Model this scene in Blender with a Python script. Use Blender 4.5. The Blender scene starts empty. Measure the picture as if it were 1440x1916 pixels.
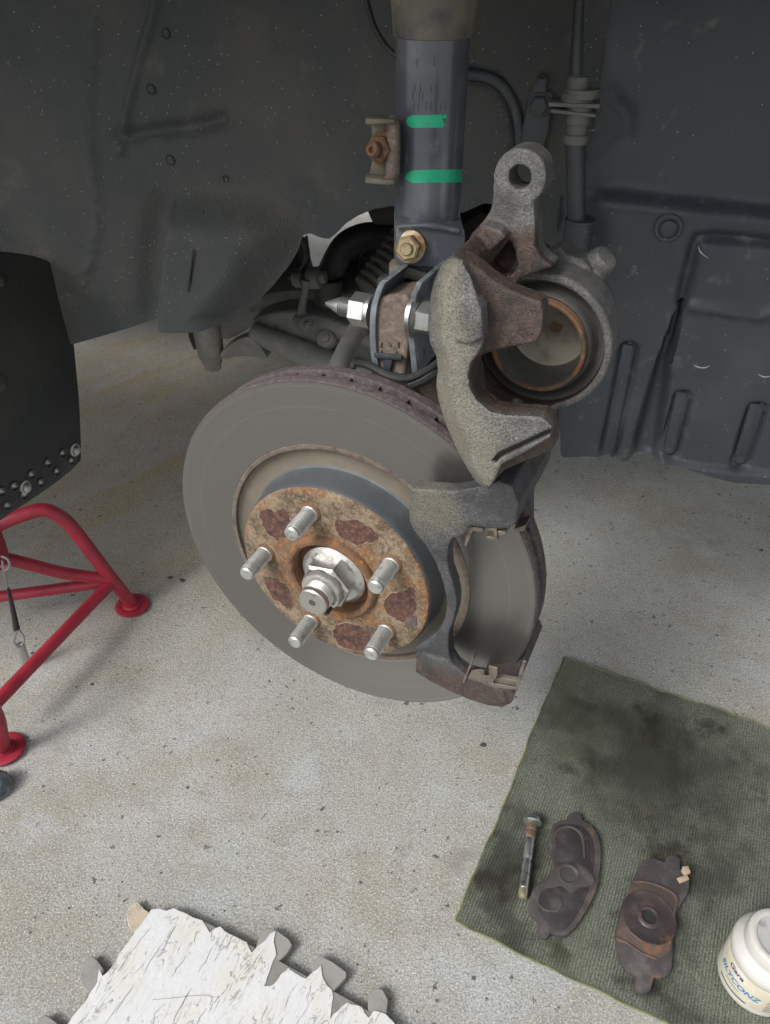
import bpy, bmesh, math, random
import numpy as np
from mathutils import Vector as V, Matrix
random.seed(7); rng = np.random.default_rng(5)
R = math.radians
sc = bpy.context.scene
COL = sc.collection

# ------------------------------------------------------------------ camera, sky, sun, exposure
FPX = 1423.0; CAM = V((.0306, -.4375, .7785)); PITCH = R(37.2)
cd = bpy.data.cameras.new('camera'); cam = bpy.data.objects.new('camera', cd); COL.objects.link(cam)
cam.location = CAM; cam.rotation_euler = (R(90) - PITCH, 0, 0)
cd.sensor_fit = 'HORIZONTAL'; cd.sensor_width = 36; cd.lens = 36 * FPX / 1440; cd.clip_start = .01; cd.clip_end = 400
sc.camera = cam

SUN_EL, SUN_AZ = R(44), R(-128)          # azimuth from +Y towards +X: the light comes from behind the camera, a little left
wd = bpy.data.worlds.new('World'); sc.world = wd; wd.use_nodes = True
nt = wd.node_tree; nt.nodes.clear()
sky = nt.nodes.new('ShaderNodeTexSky'); sky.sky_type = 'NISHITA'; sky.sun_disc = False
sky.sun_elevation = SUN_EL; sky.sun_rotation = SUN_AZ; sky.dust_density = 4.0; sky.air_density = 1.0
hs = nt.nodes.new('ShaderNodeHueSaturation'); hs.inputs['Saturation'].default_value = .22
bg = nt.nodes.new('ShaderNodeBackground'); bg.inputs['Strength'].default_value = .15
wo = nt.nodes.new('ShaderNodeOutputWorld')
nt.links.new(sky.outputs[0], hs.inputs['Color']); nt.links.new(hs.outputs[0], bg.inputs[0]); nt.links.new(bg.outputs[0], wo.inputs[0])
sl = bpy.data.lights.new('sun', 'SUN'); sl.energy = 1.5; sl.angle = R(18); sl.color = (1, .975, .93)
so = bpy.data.objects.new('sun', sl); COL.objects.link(so); so.location = (-2, -3, 4)
sd = V((math.sin(SUN_AZ) * math.cos(SUN_EL), math.cos(SUN_AZ) * math.cos(SUN_EL), math.sin(SUN_EL)))
so.rotation_euler = sd.to_track_quat('Z', 'Y').to_euler()
vs = sc.view_settings; vs.view_transform = 'Standard'; vs.look = 'None'; vs.exposure = 0.36; vs.gamma = 1; vs.use_curve_mapping = False
sc.cycles.max_bounces = 5; sc.cycles.diffuse_bounces = 4; sc.cycles.glossy_bounces = 3; sc.cycles.use_denoising = True

# ------------------------------------------------------------------ frames of reference
CF = V((0, math.cos(PITCH), -math.sin(PITCH))); CUP = V((0, math.sin(PITCH), math.cos(PITCH))); CR = V((1, 0, 0))
C0 = V((0, 0, .40))                                   # hub centre on the rotor's outer face
PSI = R(-24.8)                                        # the wheel is steered
HN = V((math.sin(PSI), -math.cos(PSI), 0)); HU = V((math.cos(PSI), math.sin(PSI), 0)); HW = V((0, 0, 1))
CA = R(13)
KN = V((-math.sin(CA), -math.cos(CA), 0)); KU = V((math.cos(CA), -math.sin(CA), 0))   # car: outboard, forward
def ray(x, y): return CF + CR * ((x - 720) / FPX) - CUP * ((y - 958) / FPX)
def atp(x, y, p0, nr):
    r = ray(x, y); return CAM + r * ((p0 - CAM).dot(nr) / r.dot(nr))
def hp(x, y, d): return atp(x, y, C0 + HN * d, HN)
def kp(x, y, c): return atp(x, y, C0 + KN * c, KN)
def zp(x, y, z=0.): return atp(x, y, V((0, 0, z)), V((0, 0, 1)))
def yp(x, y, Y): return atp(x, y, V((0, Y, 0)), V((0, 1, 0)))
def hub(d, a, b): return C0 + HN * d + HU * a + HW * b

# ------------------------------------------------------------------ mesh helpers
def crom(p, k=4, closed=True):
    p = [V(q) for q in p]; n = len(p); out = []
    for i in range(n if closed else n - 1):
        if closed: a, b, c, d = p[i - 1], p[i], p[(i + 1) % n], p[(i + 2) % n]
        else: a, b, c, d = p[max(i - 1, 0)], p[i], p[i + 1], p[min(i + 2, n - 1)]
        for j in range(k):
            t = j / k
            out.append(.5 * ((2 * b) + (c - a) * t + (2 * a - 5 * b + 4 * c - d) * t * t + (3 * b - a - 3 * c + d) * t ** 3))
    if not closed: out.append(p[-1])
    return out
def crom2(p, k=4, closed=True): return [(q.x, q.y) for q in crom([V((a, b, 0)) for a, b in p], k, closed)]
def prism(pts, vec):
    vec = V(vec); n = len(pts); v = [V(p) for p in pts] + [V(p) + vec for p in pts]
    return v, [list(range(n)), list(range(2 * n - 1, n - 1, -1))] + [[i, (i + 1) % n, n + (i + 1) % n, n + i] for i in range(n)]
def loft(a, b):
    n = len(a); v = [V(p) for p in a] + [V(p) for p in b]
    return v, [list(range(n)), list(range(2 * n - 1, n - 1, -1))] + [[i, (i + 1) % n, n + (i + 1) % n, n + i] for i in range(n)]
def frame(ax):
    ax = V(ax).normalized(); t = V((0, 0, 1)) if abs(ax.z) < .9 else V((1, 0, 0))
    x = t.cross(ax).normalized(); return ax, x, ax.cross(x)
def lathe(c, ax, prof, seg=48, a0=0, a1=2 * math.pi, closedprof=False):
    ax, x, y = frame(ax); c = V(c); full = abs(a1 - a0 - 2 * math.pi) < 1e-6
    m = seg if full else seg + 1; v = []; f = []; k = len(prof)
    for i in range(m):
        t = a0 + (a1 - a0) * i / seg; e = x * math.cos(t) + y * math.sin(t)
        for r, h in prof: v.append(c + ax * h + e * max(r, 1e-5))
    for i in range(seg):
        i2 = (i + 1) % m
        for j in range(k if closedprof else k - 1):
            j2 = (j + 1) % k; f.append([i * k + j, i2 * k + j, i2 * k + j2, i * k + j2])
    if closedprof and not full: f += [list(range(k)), list(range((m - 1) * k + k - 1, (m - 1) * k - 1, -1))]
    return v, f
def cyl(c, ax, r, h, seg=32, ch=0.):
    pr = [(0, 0), (r - ch, 0), (r, ch), (r, h - ch), (r - ch, h), (0, h)] if ch else [(0, 0), (r, 0), (r, h), (0, h)]
    return lathe(c, ax, pr, seg)
def hexa(c, ax, af, h, rot=0., ch=.0012):
    ax, x, y = frame(ax); r = af / math.sqrt(3); c = V(c); v = []; f = []
    rings = [(r, 0), (r, h - ch), (r - ch * 1.2, h)]
    for rr, hh in rings:
        for i in range(6):
            t = rot + i * math.pi / 3; v.append(c + ax * hh + (x * math.cos(t) + y * math.sin(t)) * rr)
    for k in range(2):
        for i in range(6): f.append([k * 6 + i, k * 6 + (i + 1) % 6, k * 6 + 6 + (i + 1) % 6, k * 6 + 6 + i])
    f += [list(range(6)), list(range(17, 11, -1))]; return v, f
def tube(pts, r, seg=16, k=6, smooth=True, caps=True):
    pts = [V(p) for p in pts]; n0 = len(pts)
    rr = r if isinstance(r, (list, tuple)) else [r] * n0
    if smooth and n0 > 2:
        q = crom(pts, k, False); rs = [float(np.interp(i / k, range(n0), rr)) for i in range(len(q))]
    else: q, rs = pts, list(rr)
    v = []; f = []; tn = [(q[min(i + 1, len(q) - 1)] - q[max(i - 1, 0)]).normalized() for i in range(len(q))]
    _, x, y = frame(tn[0])
    for i, p in enumerate(q):
        x = (x - tn[i] * x.dot(tn[i])).normalized(); y = tn[i].cross(x)
        for j in range(seg):
            t = 2 * math.pi * j / seg; v.append(p + (x * math.cos(t) + y * math.sin(t)) * rs[i])
    for i in range(len(q) - 1):
        for j in range(seg):
            f.append([i * seg + j, i * seg + (j + 1) % seg, (i + 1) * seg + (j + 1) % seg, (i + 1) * seg + j])
    if caps: f += [list(range(seg - 1, -1, -1)), list(range((len(q) - 1) * seg, len(q) * seg))]
    return v, f
def box(c, x, y, z):   # centre and three half vectors
    c, x, y, z = V(c), V(x), V(y), V(z)
    return prism([c - x - y - z, c + x - y - z, c + x + y - z, c - x + y - z], z * 2)
def circ(c, ax, r, n=24, a0=0.):
    ax, x, y = frame(ax); return [V(c) + (x * math.cos(a0 + 2 * math.pi * i / n) + y * math.sin(a0 + 2 * math.pi * i / n)) * r for i in range(n)]

def fill_mesh(me, vfs, bevel=0., seg=2):
    bm = bmesh.new()
    for v, f in vfs:
        vv = [bm.verts.new(p) for p in v]
        for q in f:
            try: bm.faces.new([vv[i] for i in q])
            except ValueError: pass
    bmesh.ops.remove_doubles(bm, verts=bm.verts, dist=2e-6)
    bmesh.ops.recalc_face_normals(bm, faces=bm.faces)
    if bevel:
        es = [e for e in bm.edges if len(e.link_faces) == 2 and e.calc_face_angle(0) > R(38)]
        bmesh.ops.bevel(bm, geom=es, offset=bevel, segments=seg, affect='EDGES', profile=.5, clamp_overlap=True)
    bm.to_mesh(me); bm.free()
def mk(name, vfs, mat, parent=None, bevel=0., seg=2, sharp=35, world=True):
    if isinstance(vfs, tuple): vfs = [vfs]
    me = bpy.data.meshes.new(name); fill_mesh(me, vfs, bevel, seg)
    o = bpy.data.objects.new(name, me); COL.objects.link(o); finish(o, mat, parent, sharp); return o
def finish(o, mat, parent=None, sharp=35):
    me = o.data; me.materials.clear(); me.materials.append(mat)
    me.polygons.foreach_set('use_smooth', [True] * len(me.polygons)); me.set_sharp_from_angle(angle=R(sharp)); me.update()
    if parent is not None: attach(o, parent)
def attach(o, parent):
    root = parent; m = Matrix.Identity(4)
    chain = []
    while root is not None: chain.append(root); root = root.parent
    for q in reversed(chain): m = m @ (q.matrix_parent_inverse @ q.matrix_basis if q.parent else q.matrix_basis)
    o.parent = parent; o.matrix_parent_inverse = m.inverted()
def bake(o):
    bpy.context.view_layer.update(); dg = bpy.context.evaluated_depsgraph_get()
    me = bpy.data.meshes.new_from_object(o.evaluated_get(dg)); o.modifiers.clear(); old = o.data; o.data = me; bpy.data.meshes.remove(old)
def cast(name, vfs, mat, parent, voxel=.0012, smooth=5, cuts=(), sharp=60):
    """several overlapping solids grown into one casting with rounded edges"""
    o = mk(name, vfs, mat)
    m = o.modifiers.new('r', 'REMESH'); m.mode = 'VOXEL'; m.voxel_size = voxel; m.adaptivity = 0
    tmp = []
    bake(o)
    for i, c in enumerate(cuts):
        t = mk('cutter', c, mat); tmp.append(t)
        b = o.modifiers.new('b', 'BOOLEAN'); b.operation = 'DIFFERENCE'; b.object = t; b.solver = 'EXACT'
    if cuts:
        bake(o)
        m = o.modifiers.new('r', 'REMESH'); m.mode = 'VOXEL'; m.voxel_size = voxel
    s = o.modifiers.new('s', 'SMOOTH'); s.factor = .5; s.iterations = smooth
    bake(o)
    for t in tmp: me = t.data; bpy.data.objects.remove(t); bpy.data.meshes.remove(me)
    finish(o, mat, parent, sharp); return o
def cut(o, cuts, sharp=35):
    tmp = []; mat = o.data.materials[0]
    for c in cuts:
        t = mk('cutter', c, mat); tmp.append(t)
        b = o.modifiers.new('b', 'BOOLEAN'); b.operation = 'DIFFERENCE'; b.object = t; b.solver = 'EXACT'
    bake(o)
    for t in tmp: me = t.data; bpy.data.objects.remove(t); bpy.data.meshes.remove(me)
    finish(o, mat, None, sharp)
def thing(name, label, cat, loc, group=None):
    o = bpy.data.objects.new(name, None); COL.objects.link(o); o.location = loc; o.empty_display_size = .02
    o['label'] = label; o['category'] = cat
    if group: o['group'] = group
    return o
def tag(o, label, cat, group=None):
    o['label'] = label; o['category'] = cat
    if group: o['group'] = group
    return o

# ------------------------------------------------------------------ materials
class N:
    def __init__(s, name):
        s.m = bpy.data.materials.new(name); s.m.use_nodes = True; s.t = s.m.node_tree; s.t.nodes.clear()
        s.out = s.n('ShaderNodeOutputMaterial'); s.b = s.n('ShaderNodeBsdfPrincipled'); s.l(s.b.outputs[0], s.out.inputs[0])
        s.tc = s.n('ShaderNodeTexCoord').outputs['Object']
    def n(s, k, **kw):
        q = s.t.nodes.new(k)
        for a, b in kw.items(): setattr(q, a, b)
        return q
    def l(s, a, b): s.t.links.new(a, b)
    def val(s, sock, v):
        if hasattr(v, 'is_linked') or isinstance(v, bpy.types.NodeSocket): s.l(v, sock)
        else: sock.default_value = v
    def noise(s, scale, detail=4, rough=.55, vec=None, dist=0.):
        q = s.n('ShaderNodeTexNoise'); q.inputs['Scale'].default_value = scale; q.inputs['Detail'].default_value = detail
        q.inputs['Roughness'].default_value = rough; q.inputs['Distortion'].default_value = dist
        s.l(vec or s.tc, q.inputs['Vector']); return q.outputs['Fac']
    def voro(s, scale, vec=None, feat='F1'):
        q = s.n('ShaderNodeTexVoronoi'); q.feature = feat; q.inputs['Scale'].default_value = scale; s.l(vec or s.tc, q.inputs['Vector']); return q.outputs['Distance']
    def rng(s, x, a, b, c=0., d=1.):
        q = s.n('ShaderNodeMapRange'); q.interpolation_type = 'SMOOTHSTEP'; s.val(q.inputs[0], x)
        for i, v in enumerate((a, b, c, d)): s.val(q.inputs[1 + i], v)
        return q.outputs[0]
    def math(s, op, a, b=0.):
        q = s.n('ShaderNodeMath', operation=op); s.val(q.inputs[0], a); s.val(q.inputs[1], b); return q.outputs[0]
    def mix(s, f, a, b):
        q = s.n('ShaderNodeMix', data_type='RGBA'); s.val(q.inputs[0], f)
        for i, c in ((6, a), (7, b)):
            if isinstance(c, (tuple, list)): q.inputs[i].default_value = (*c[:3], 1)
            else: s.l(c, q.inputs[i])
        return q.outputs[2]
    def mapv(s, scale=(1, 1, 1), rot=(0, 0, 0), loc=(0, 0, 0)):
        q = s.n('ShaderNodeMapping'); q.inputs['Scale'].default_value = scale; q.inputs['Rotation'].default_value = rot; q.inputs['Location'].default_value = loc
        s.l(s.tc, q.inputs[0]); return q.outputs[0]
    def color(s, c):
        if isinstance(c, (tuple, list)): s.b.inputs['Base Color'].default_value = (*c[:3], 1)
        else: s.l(c, s.b.inputs['Base Color'])
    def set(s, rough=.5, metal=0., spec=None):
        s.val(s.b.inputs['Roughness'], rough); s.val(s.b.inputs['Metallic'], metal)
        if spec is not None: s.b.inputs['Specular IOR Level'].default_value = spec
    def bump(s, h, dist=.001, strength=1.):
        q = s.n('ShaderNodeBump'); q.inputs['Distance'].default_value = dist; q.inputs['Strength'].default_value = strength; s.l(h, q.inputs['Height'])
        if getattr(s, '_nb', None) is not None: s.l(s._nb, q.inputs['Normal'])
        s._nb = q.outputs[0]; s.l(q.outputs[0], s.b.inputs['Normal'])
def M(name, base, layers=(), rough=.6, metal=0., bumps=(), spec=None, specks=None):
    """base colour, then layers (colour, noise scale, low, high), each laid over the last where its noise is high"""
    s = N(name); c = base
    for L in layers:
        col, scl, lo, hi = L[:4]; c = s.mix(s.rng(s.noise(scl, 5, .6), lo, hi), c, col)
    if specks:
        col, scl, r, dens = specks
        f = s.math('MULTIPLY', s.rng(s.voro(scl), r, r * .6), s.rng(s.noise(scl * .23, 2), dens, dens + .06)); c = s.mix(f, c, col)
    s.color(c); s.set(rough, metal, spec)
    for scl, dist in bumps: s.bump(s.noise(scl, 4, .6), dist)
    return s.m

m_liner = M('liner plastic', (.052, .058, .061), [((.076, .074, .063), 5, .46, .62), ((.098, .096, .086), 30, .55, .78), ((.044, .050, .056), 11, .50, .70)],
            .55, bumps=[(650, .0014), (110, .0007)], specks=((.34, .33, .30), 170, .11, .42))
m_guard = M('guard plastic', (.036, .043, .052), [((.058, .064, .070), 7, .45, .68), ((.095, .096, .094), 60, .58, .76)], .5, bumps=[(500, .0004)],
            specks=((.30, .30, .29), 140, .085, .48))
m_scuff = M('scraped plastic', (.42, .42, .41), [], .7)
m_rubber = M('black rubber', (.018, .018, .019), [((.045, .043, .04), 30, .5, .75)], .6, bumps=[(300, .0003)])
m_dusty = M('dusty black metal', (.125, .125, .12), [((.21, .20, .17), 25, .48, .72), ((.06, .06, .06), 60, .6, .75)], .7, bumps=[(260, .0006)], specks=((.4, .39, .35), 170, .06, .6))
m_arm = M('dusty control arm', (.17, .17, .162), [((.25, .24, .21), 25, .48, .72), ((.10, .10, .097), 60, .6, .75)], .7, bumps=[(260, .0005)])
m_dark = M('dark undercoat', (.016, .016, .017), [((.036, .035, .033), 14, .5, .7)], .75, bumps=[(90, .001)])
m_flap = M('mud flap rubber', (.024, .027, .030), [((.06, .063, .063), 12, .46, .72), ((.038, .036, .029), 6, .5, .6)], .42, bumps=[(200, .0003)], specks=((.3, .3, .28), 90, .05, .66))
m_car = M('car paint', (.03, .032, .036), [], .3)
m_zinc = M('zinc plate', (.46, .47, .465), [((.38, .37, .34), 120, .5, .75)], .33, .85, bumps=[(600, .0001)])
m_stud = M('zinc stud thread', (.50, .51, .50), [((.28, .27, .25), 200, .5, .75)], .36, .75, bumps=[(600, .0001)])
m_nut = M('dull nut', (.55, .55, .53), [((.33, .32, .30), 120, .46, .68), ((.17, .15, .13), 60, .60, .74)], .34, .8, bumps=[(400, .0002)])
m_spindle = M('machined spindle', (.5, .49, .46), [((.24, .22, .19), 120, .55, .75)], .35, .9)
m_rustpatch = M('dark red rust', (.085, .042, .034), [((.17, .085, .06), 300, .48, .66), ((.045, .027, .025), 140, .50, .66), ((.16, .10, .06), 50, .60, .72)], .95, bumps=[(700, .0007), (240, .0006)])
m_rustring = M('brown rust', (.16, .085, .045), [((.26, .115, .04), 90, .5, .7), ((.075, .045, .035), 140, .5, .72), ((.36, .27, .18), 180, .62, .78)], .9, bumps=[(380, .0007)])
m_crust = M('pale rust crust', (.30, .22, .145), [((.20, .11, .06), 150, .42, .6)], .9, bumps=[(700, .0005)])
m_rim = M('rotor rim rust', (.080, .064, .066), [((.14, .112, .108), 300, .48, .68), ((.05, .042, .045), 120, .52, .7)], .85, bumps=[(600, .0006)])
m_edge = M('unswept edge rust', (.125, .098, .082), [((.20, .165, .14), 300, .48, .68), ((.07, .055, .048), 150, .50, .68)], .85, bumps=[(600, .0005)])
m_under = M('tan rotor well', (.15, .13, .10), [((.19, .165, .128), 60, .45, .7), ((.105, .092, .075), 30, .5, .7)], .6, .15)
m_hat = M('grey hat coating', (.085, .095, .105), [((.13, .14, .145), 40, .48, .75)], .45, .2, bumps=[(500, .0002)], specks=((.6, .6, .58), 210, .05, .66))
m_knuckle = M('rusty knuckle', (.145, .112, .090), [((.22, .18, .15), 260, .45, .7), ((.085, .062, .050), 90, .50, .70)], .85, bumps=[(380, .0006)])
m_strut = M('strut paint', (.095, .105, .125), [((.15, .162, .18), 18, .46, .68), ((.2, .2, .195), 70, .6, .8)], .2, .25, bumps=[(300, .0001)], specks=((.5, .5, .48), 200, .05, .66))
m_stamp = M('stamped paint', (.06, .067, .08), [], .4)
m_cup = M('dirty damper cup', (.11, .105, .085), [((.19, .165, .115), 25, .45, .7), ((.05, .052, .06), 18, .52, .68)], .65, bumps=[(200, .0004)], specks=((.6, .6, .55), 180, .05, .66))
m_green = M('green paint mark', (.014, .42, .22), [((.02, .32, .17), 90, .45, .7), ((.05, .16, .12), 160, .62, .72)], .4)
m_rustbolt = M('rusted bolt', (.13, .068, .038), [((.22, .14, .085), 160, .45, .7), ((.08, .04, .025), 120, .5, .7)], .85, bumps=[(500, .0005)])
m_goldbolt = M('yellow passivated bolt', (.36, .29, .18), [((.22, .12, .06), 90, .48, .66), ((.5, .47, .4), 160, .58, .74)], .45, .6)
m_steel = M('blue grey steel', (.20, .23, .26), [((.32, .35, .37), 80, .5, .72), ((.10, .105, .11), 50, .52, .7)], .45, .5, bumps=[(300, .0002)])
m_boot = M('piston boot rubber', (.062, .06, .056), [((.1, .095, .085), 50, .5, .75)], .6, bumps=[(200, .0003)])
m_pistonrim = M('rusted piston rim', (.18, .090, .050), [((.085, .062, .05), 60, .42, .60), ((.27, .16, .095), 200, .55, .75)], .75, .2, bumps=[(400, .0003)])
m_piston = M('piston bore', (.27, .25, .195), [((.17, .155, .12), 70, .46, .66), ((.12, .10, .075), 40, .60, .72)], .5, .25)
m_cupwall = M('dull piston wall', (.085, .085, .075), [((.13, .125, .105), 60, .48, .7)], .55, .3)
m_clip = M('thin clip steel', (.18, .155, .13), [((.10, .085, .072), 120, .45, .7), ((.36, .33, .31), 180, .62, .75)], .5, .5)
m_red = M('red powder coat', (.34, .024, .047), [((.26, .019, .036), 30, .45, .7), ((.18, .026, .034), 90, .58, .70)], .42, bumps=[(350, .0003)], specks=((.6, .2, .22), 160, .05, .66))
m_pad = M('pad backing', (.056, .049, .050), [((.10, .088, .085), 60, .46, .70), ((.135, .085, .058), 34, .56, .70), ((.03, .027, .028), 45, .58, .72)], .72, bumps=[(420, .0004)])
m_padshim = M('pad shim', (.040, .036, .039), [((.078, .070, .070), 60, .46, .70), ((.10, .072, .056), 40, .58, .72)], .5, .1, bumps=[(260, .0003)])
m_padcup = M('burnished cup', (.055, .044, .047), [((.10, .075, .068), 50, .44, .66), ((.16, .085, .05), 40, .60, .72), ((.03, .026, .03), 70, .55, .68)], .42, .2, bumps=[(200, .0002)])
m_padrust = M('heat-stained shim', (.085, .062, .055), [((.22, .098, .045), 20, .47, .60), ((.13, .10, .085), 60, .54, .7), ((.045, .036, .038), 30, .58, .7)], .7, .1, bumps=[(320, .0004)])
m_tan = M('tan clip', (.42, .32, .24), [((.3, .22, .16), 120, .5, .7)], .6)
m_pin = M('guide pin steel', (.44, .46, .45), [((.2, .21, .2), 130, .46, .66), ((.09, .09, .08), 60, .6, .72)], .28, .85)
m_pinrust = M('guide pin collar', (.2, .14, .1), [((.3, .25, .2), 150, .5, .7)], .55, .6)
m_brass = M('brass-tinted tip', (.46, .42, .28), [((.3, .27, .18), 150, .5, .7)], .35, .7)
m_jar = M('white jar plastic', (.52, .51, .48), [((.42, .41, .38), 60, .52, .75)], .4, bumps=[(120, .0004)])
m_lidtop = M('grimy lid', (.45, .45, .44), [((.26, .255, .25), 70, .45, .65), ((.62, .63, .64), 50, .58, .75)], .45)
m_label = M('cream label', (.55, .50, .385), [((.60, .58, .52), 60, .45, .6), ((.48, .41, .28), 90, .58, .75)], .5)
m_purple = M('purple print', (.06, .045, .15), [], .5)
m_blue = M('blue print', (.025, .19, .40), [((.07, .30, .52), 150, .5, .65)], .5)
m_print = M('grey print', (.09, .09, .10), [], .5)
m_yellow = M('yellow print', (.62, .52, .10), [], .5)
m_foam = M('grey foam', (.29, .28, .265), [((.22, .215, .20), 60, .5, .72)], .9, bumps=[(800, .0005)])
m_foamtan = M('tan foam', (.50, .43, .33), [((.36, .33, .28), 90, .45, .65)], .9, bumps=[(600, .0008)])
m_cap = M('scuffed grey rubber', (.10, .115, .13), [((.26, .27, .27), 60, .45, .65), ((.05, .06, .08), 90, .55, .7)], .6, bumps=[(300, .0004)])
m_grit = M('dark grit', (.05, .05, .055), [((.12, .11, .1), 200, .5, .7)], .8)
m_hem = M('yellow-green hem', (.17, .185, .085), [((.10, .115, .065), 90, .42, .62)], .95, bumps=[(900, .0008)])
m_wire = M('steel wire', (.34, .34, .33), [], .4, .8)

def concrete():
    s = N('weathered concrete')
    c = s.mix(s.rng(s.noise(4.5, 5), .35, .68), (.43, .427, .385), (.52, .522, .495))
    c = s.mix(s.math('MULTIPLY', s.rng(s.noise(7, 6, .62), .44, .66), .75), c, (.37, .34, .265))
    c = s.mix(s.math('MULTIPLY', s.rng(s.noise(30, 5, .65), .50, .72), .5), c, (.30, .292, .26))
    c = s.mix(s.math('MULTIPLY', s.rng(s.noise(10, 4, .6, s.mapv(loc=(4, 9, 2))), .52, .70), .7), c, (.54, .555, .57))
    c = s.mix(s.math('MULTIPLY', s.rng(s.noise(16, 4, .6, s.mapv(loc=(8, 2, 5))), .54, .70), .5), c, (.43, .385, .31))
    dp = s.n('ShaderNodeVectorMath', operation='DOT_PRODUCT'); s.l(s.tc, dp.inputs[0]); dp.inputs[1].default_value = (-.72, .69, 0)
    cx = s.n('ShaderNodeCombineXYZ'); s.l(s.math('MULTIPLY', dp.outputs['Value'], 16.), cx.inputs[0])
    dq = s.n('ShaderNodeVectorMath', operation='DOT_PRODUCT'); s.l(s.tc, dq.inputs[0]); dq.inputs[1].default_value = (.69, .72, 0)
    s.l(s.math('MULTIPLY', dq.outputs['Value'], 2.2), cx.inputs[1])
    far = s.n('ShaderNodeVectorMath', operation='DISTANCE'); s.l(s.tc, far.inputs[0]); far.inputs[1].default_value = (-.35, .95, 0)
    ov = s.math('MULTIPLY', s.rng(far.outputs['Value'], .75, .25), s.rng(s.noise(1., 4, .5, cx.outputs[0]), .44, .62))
    c = s.mix(s.math('MULTIPLY', ov, .9), c, (.47, .36, .17))  # warm light streaks under the car, painted into the concrete colour
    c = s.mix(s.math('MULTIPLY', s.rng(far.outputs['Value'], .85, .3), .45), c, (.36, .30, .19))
    fine = s.noise(430, 6, .78); mid = s.noise(150, 4, .7)
    c = s.mix(s.rng(fine, .36, .60), s.mix(.62, c, (.10, .10, .096)), c)
    c = s.mix(s.math('MULTIPLY', s.rng(mid, .56, .68), .5), c, (.19, .187, .175))
    c = s.mix(s.math('MULTIPLY', s.rng(s.noise(560, 3, .7, s.mapv(loc=(3, 1, 2))), .54, .66), .9), c, (.76, .757, .735))
    sp = s.math('MULTIPLY', s.rng(s.noise(110, 3, .6, s.mapv(loc=(1, 6, 2))), .62, .68), s.rng(s.noise(18, 2), .44, .56)); c = s.mix(s.math('MULTIPLY', sp, .9), c, (.075, .072, .072))
    c = s.mix(s.math('MULTIPLY', s.rng(s.noise(13, 3), .64, .74), .6), c, (.26, .25, .235))
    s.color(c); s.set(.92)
    s.bump(fine, .0014); s.bump(mid, .0010); return s.m
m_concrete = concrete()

def rotor_face():
    s = N('swept rotor steel')
    q = s.n('ShaderNodeVectorMath', operation='DISTANCE'); s.l(s.tc, q.inputs[0]); q.inputs[1].default_value = C0
    rad = q.outputs['Value']
    w1 = s.n('ShaderNodeTexNoise', noise_dimensions='1D'); s.l(rad, w1.inputs['W']); w1.inputs['Scale'].default_value = 900; w1.inputs['Detail'].default_value = 4
    w2 = s.n('ShaderNodeTexNoise', noise_dimensions='1D'); s.l(rad, w2.inputs['W']); w2.inputs['Scale'].default_value = 190; w2.inputs['Detail'].default_value = 2
    g = s.noise(45, 4)
    c = s.mix(w1.outputs['Fac'], (.192, .186, .176), (.245, .239, .229)); c = s.mix(s.math('MULTIPLY', s.rng(w2.outputs['Fac'], .60, .74), .22), c, (.31, .306, .296))
    c = s.mix(s.math('MULTIPLY', s.rng(g, .45, .75), .45), c, (.215, .207, .19))
    s.color(c); s.set(.30, .85)
    s.bump(w1.outputs['Fac'], .00012); return s.m
m_face = rotor_face()

def hat_rust():
    s = N('rusted rotor hat')
    a = s.noise(70, 6, .65); b = s.noise(420, 4, .65); d = s.noise(38, 5, .6)
    q = s.n('ShaderNodeVectorMath', operation='DISTANCE'); s.l(s.tc, q.inputs[0]); q.inputs[1].default_value = C0 + HN * .02
    rad = q.outputs['Value']
    c = s.mix(s.rng(a, .36, .64), (.085, .058, .037), (.25, .188, .122))
    near = s.math('ADD', s.math('MULTIPLY', s.rng(rad, .058, .040), .16), s.math('MULTIPLY', s.rng(rad, .070, .0755), .10))
    c = s.mix(s.rng(s.math('ADD', d, near), .52, .70), c, (.205, .098, .042))
    c = s.mix(s.math('MULTIPLY', s.rng(b, .46, .70), .55), c, (.36, .30, .22))
    c = s.mix(s.math('MULTIPLY', s.rng(s.noise(300, 5, .7, s.mapv(loc=(5, 2, 1))), .49, .64), .65), c, (.070, .048, .034))
    c = s.mix(s.math('MULTIPLY', s.rng(s.noise(60, 4, .6, s.mapv(loc=(1, 8, 4))), .56, .66), .6), c, (.13, .10, .075))
    s.color(c); s.set(.85, .05); s.bump(b, .0006); s.bump(a, .0010); return s.m
m_hatrust = hat_rust()

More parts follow.
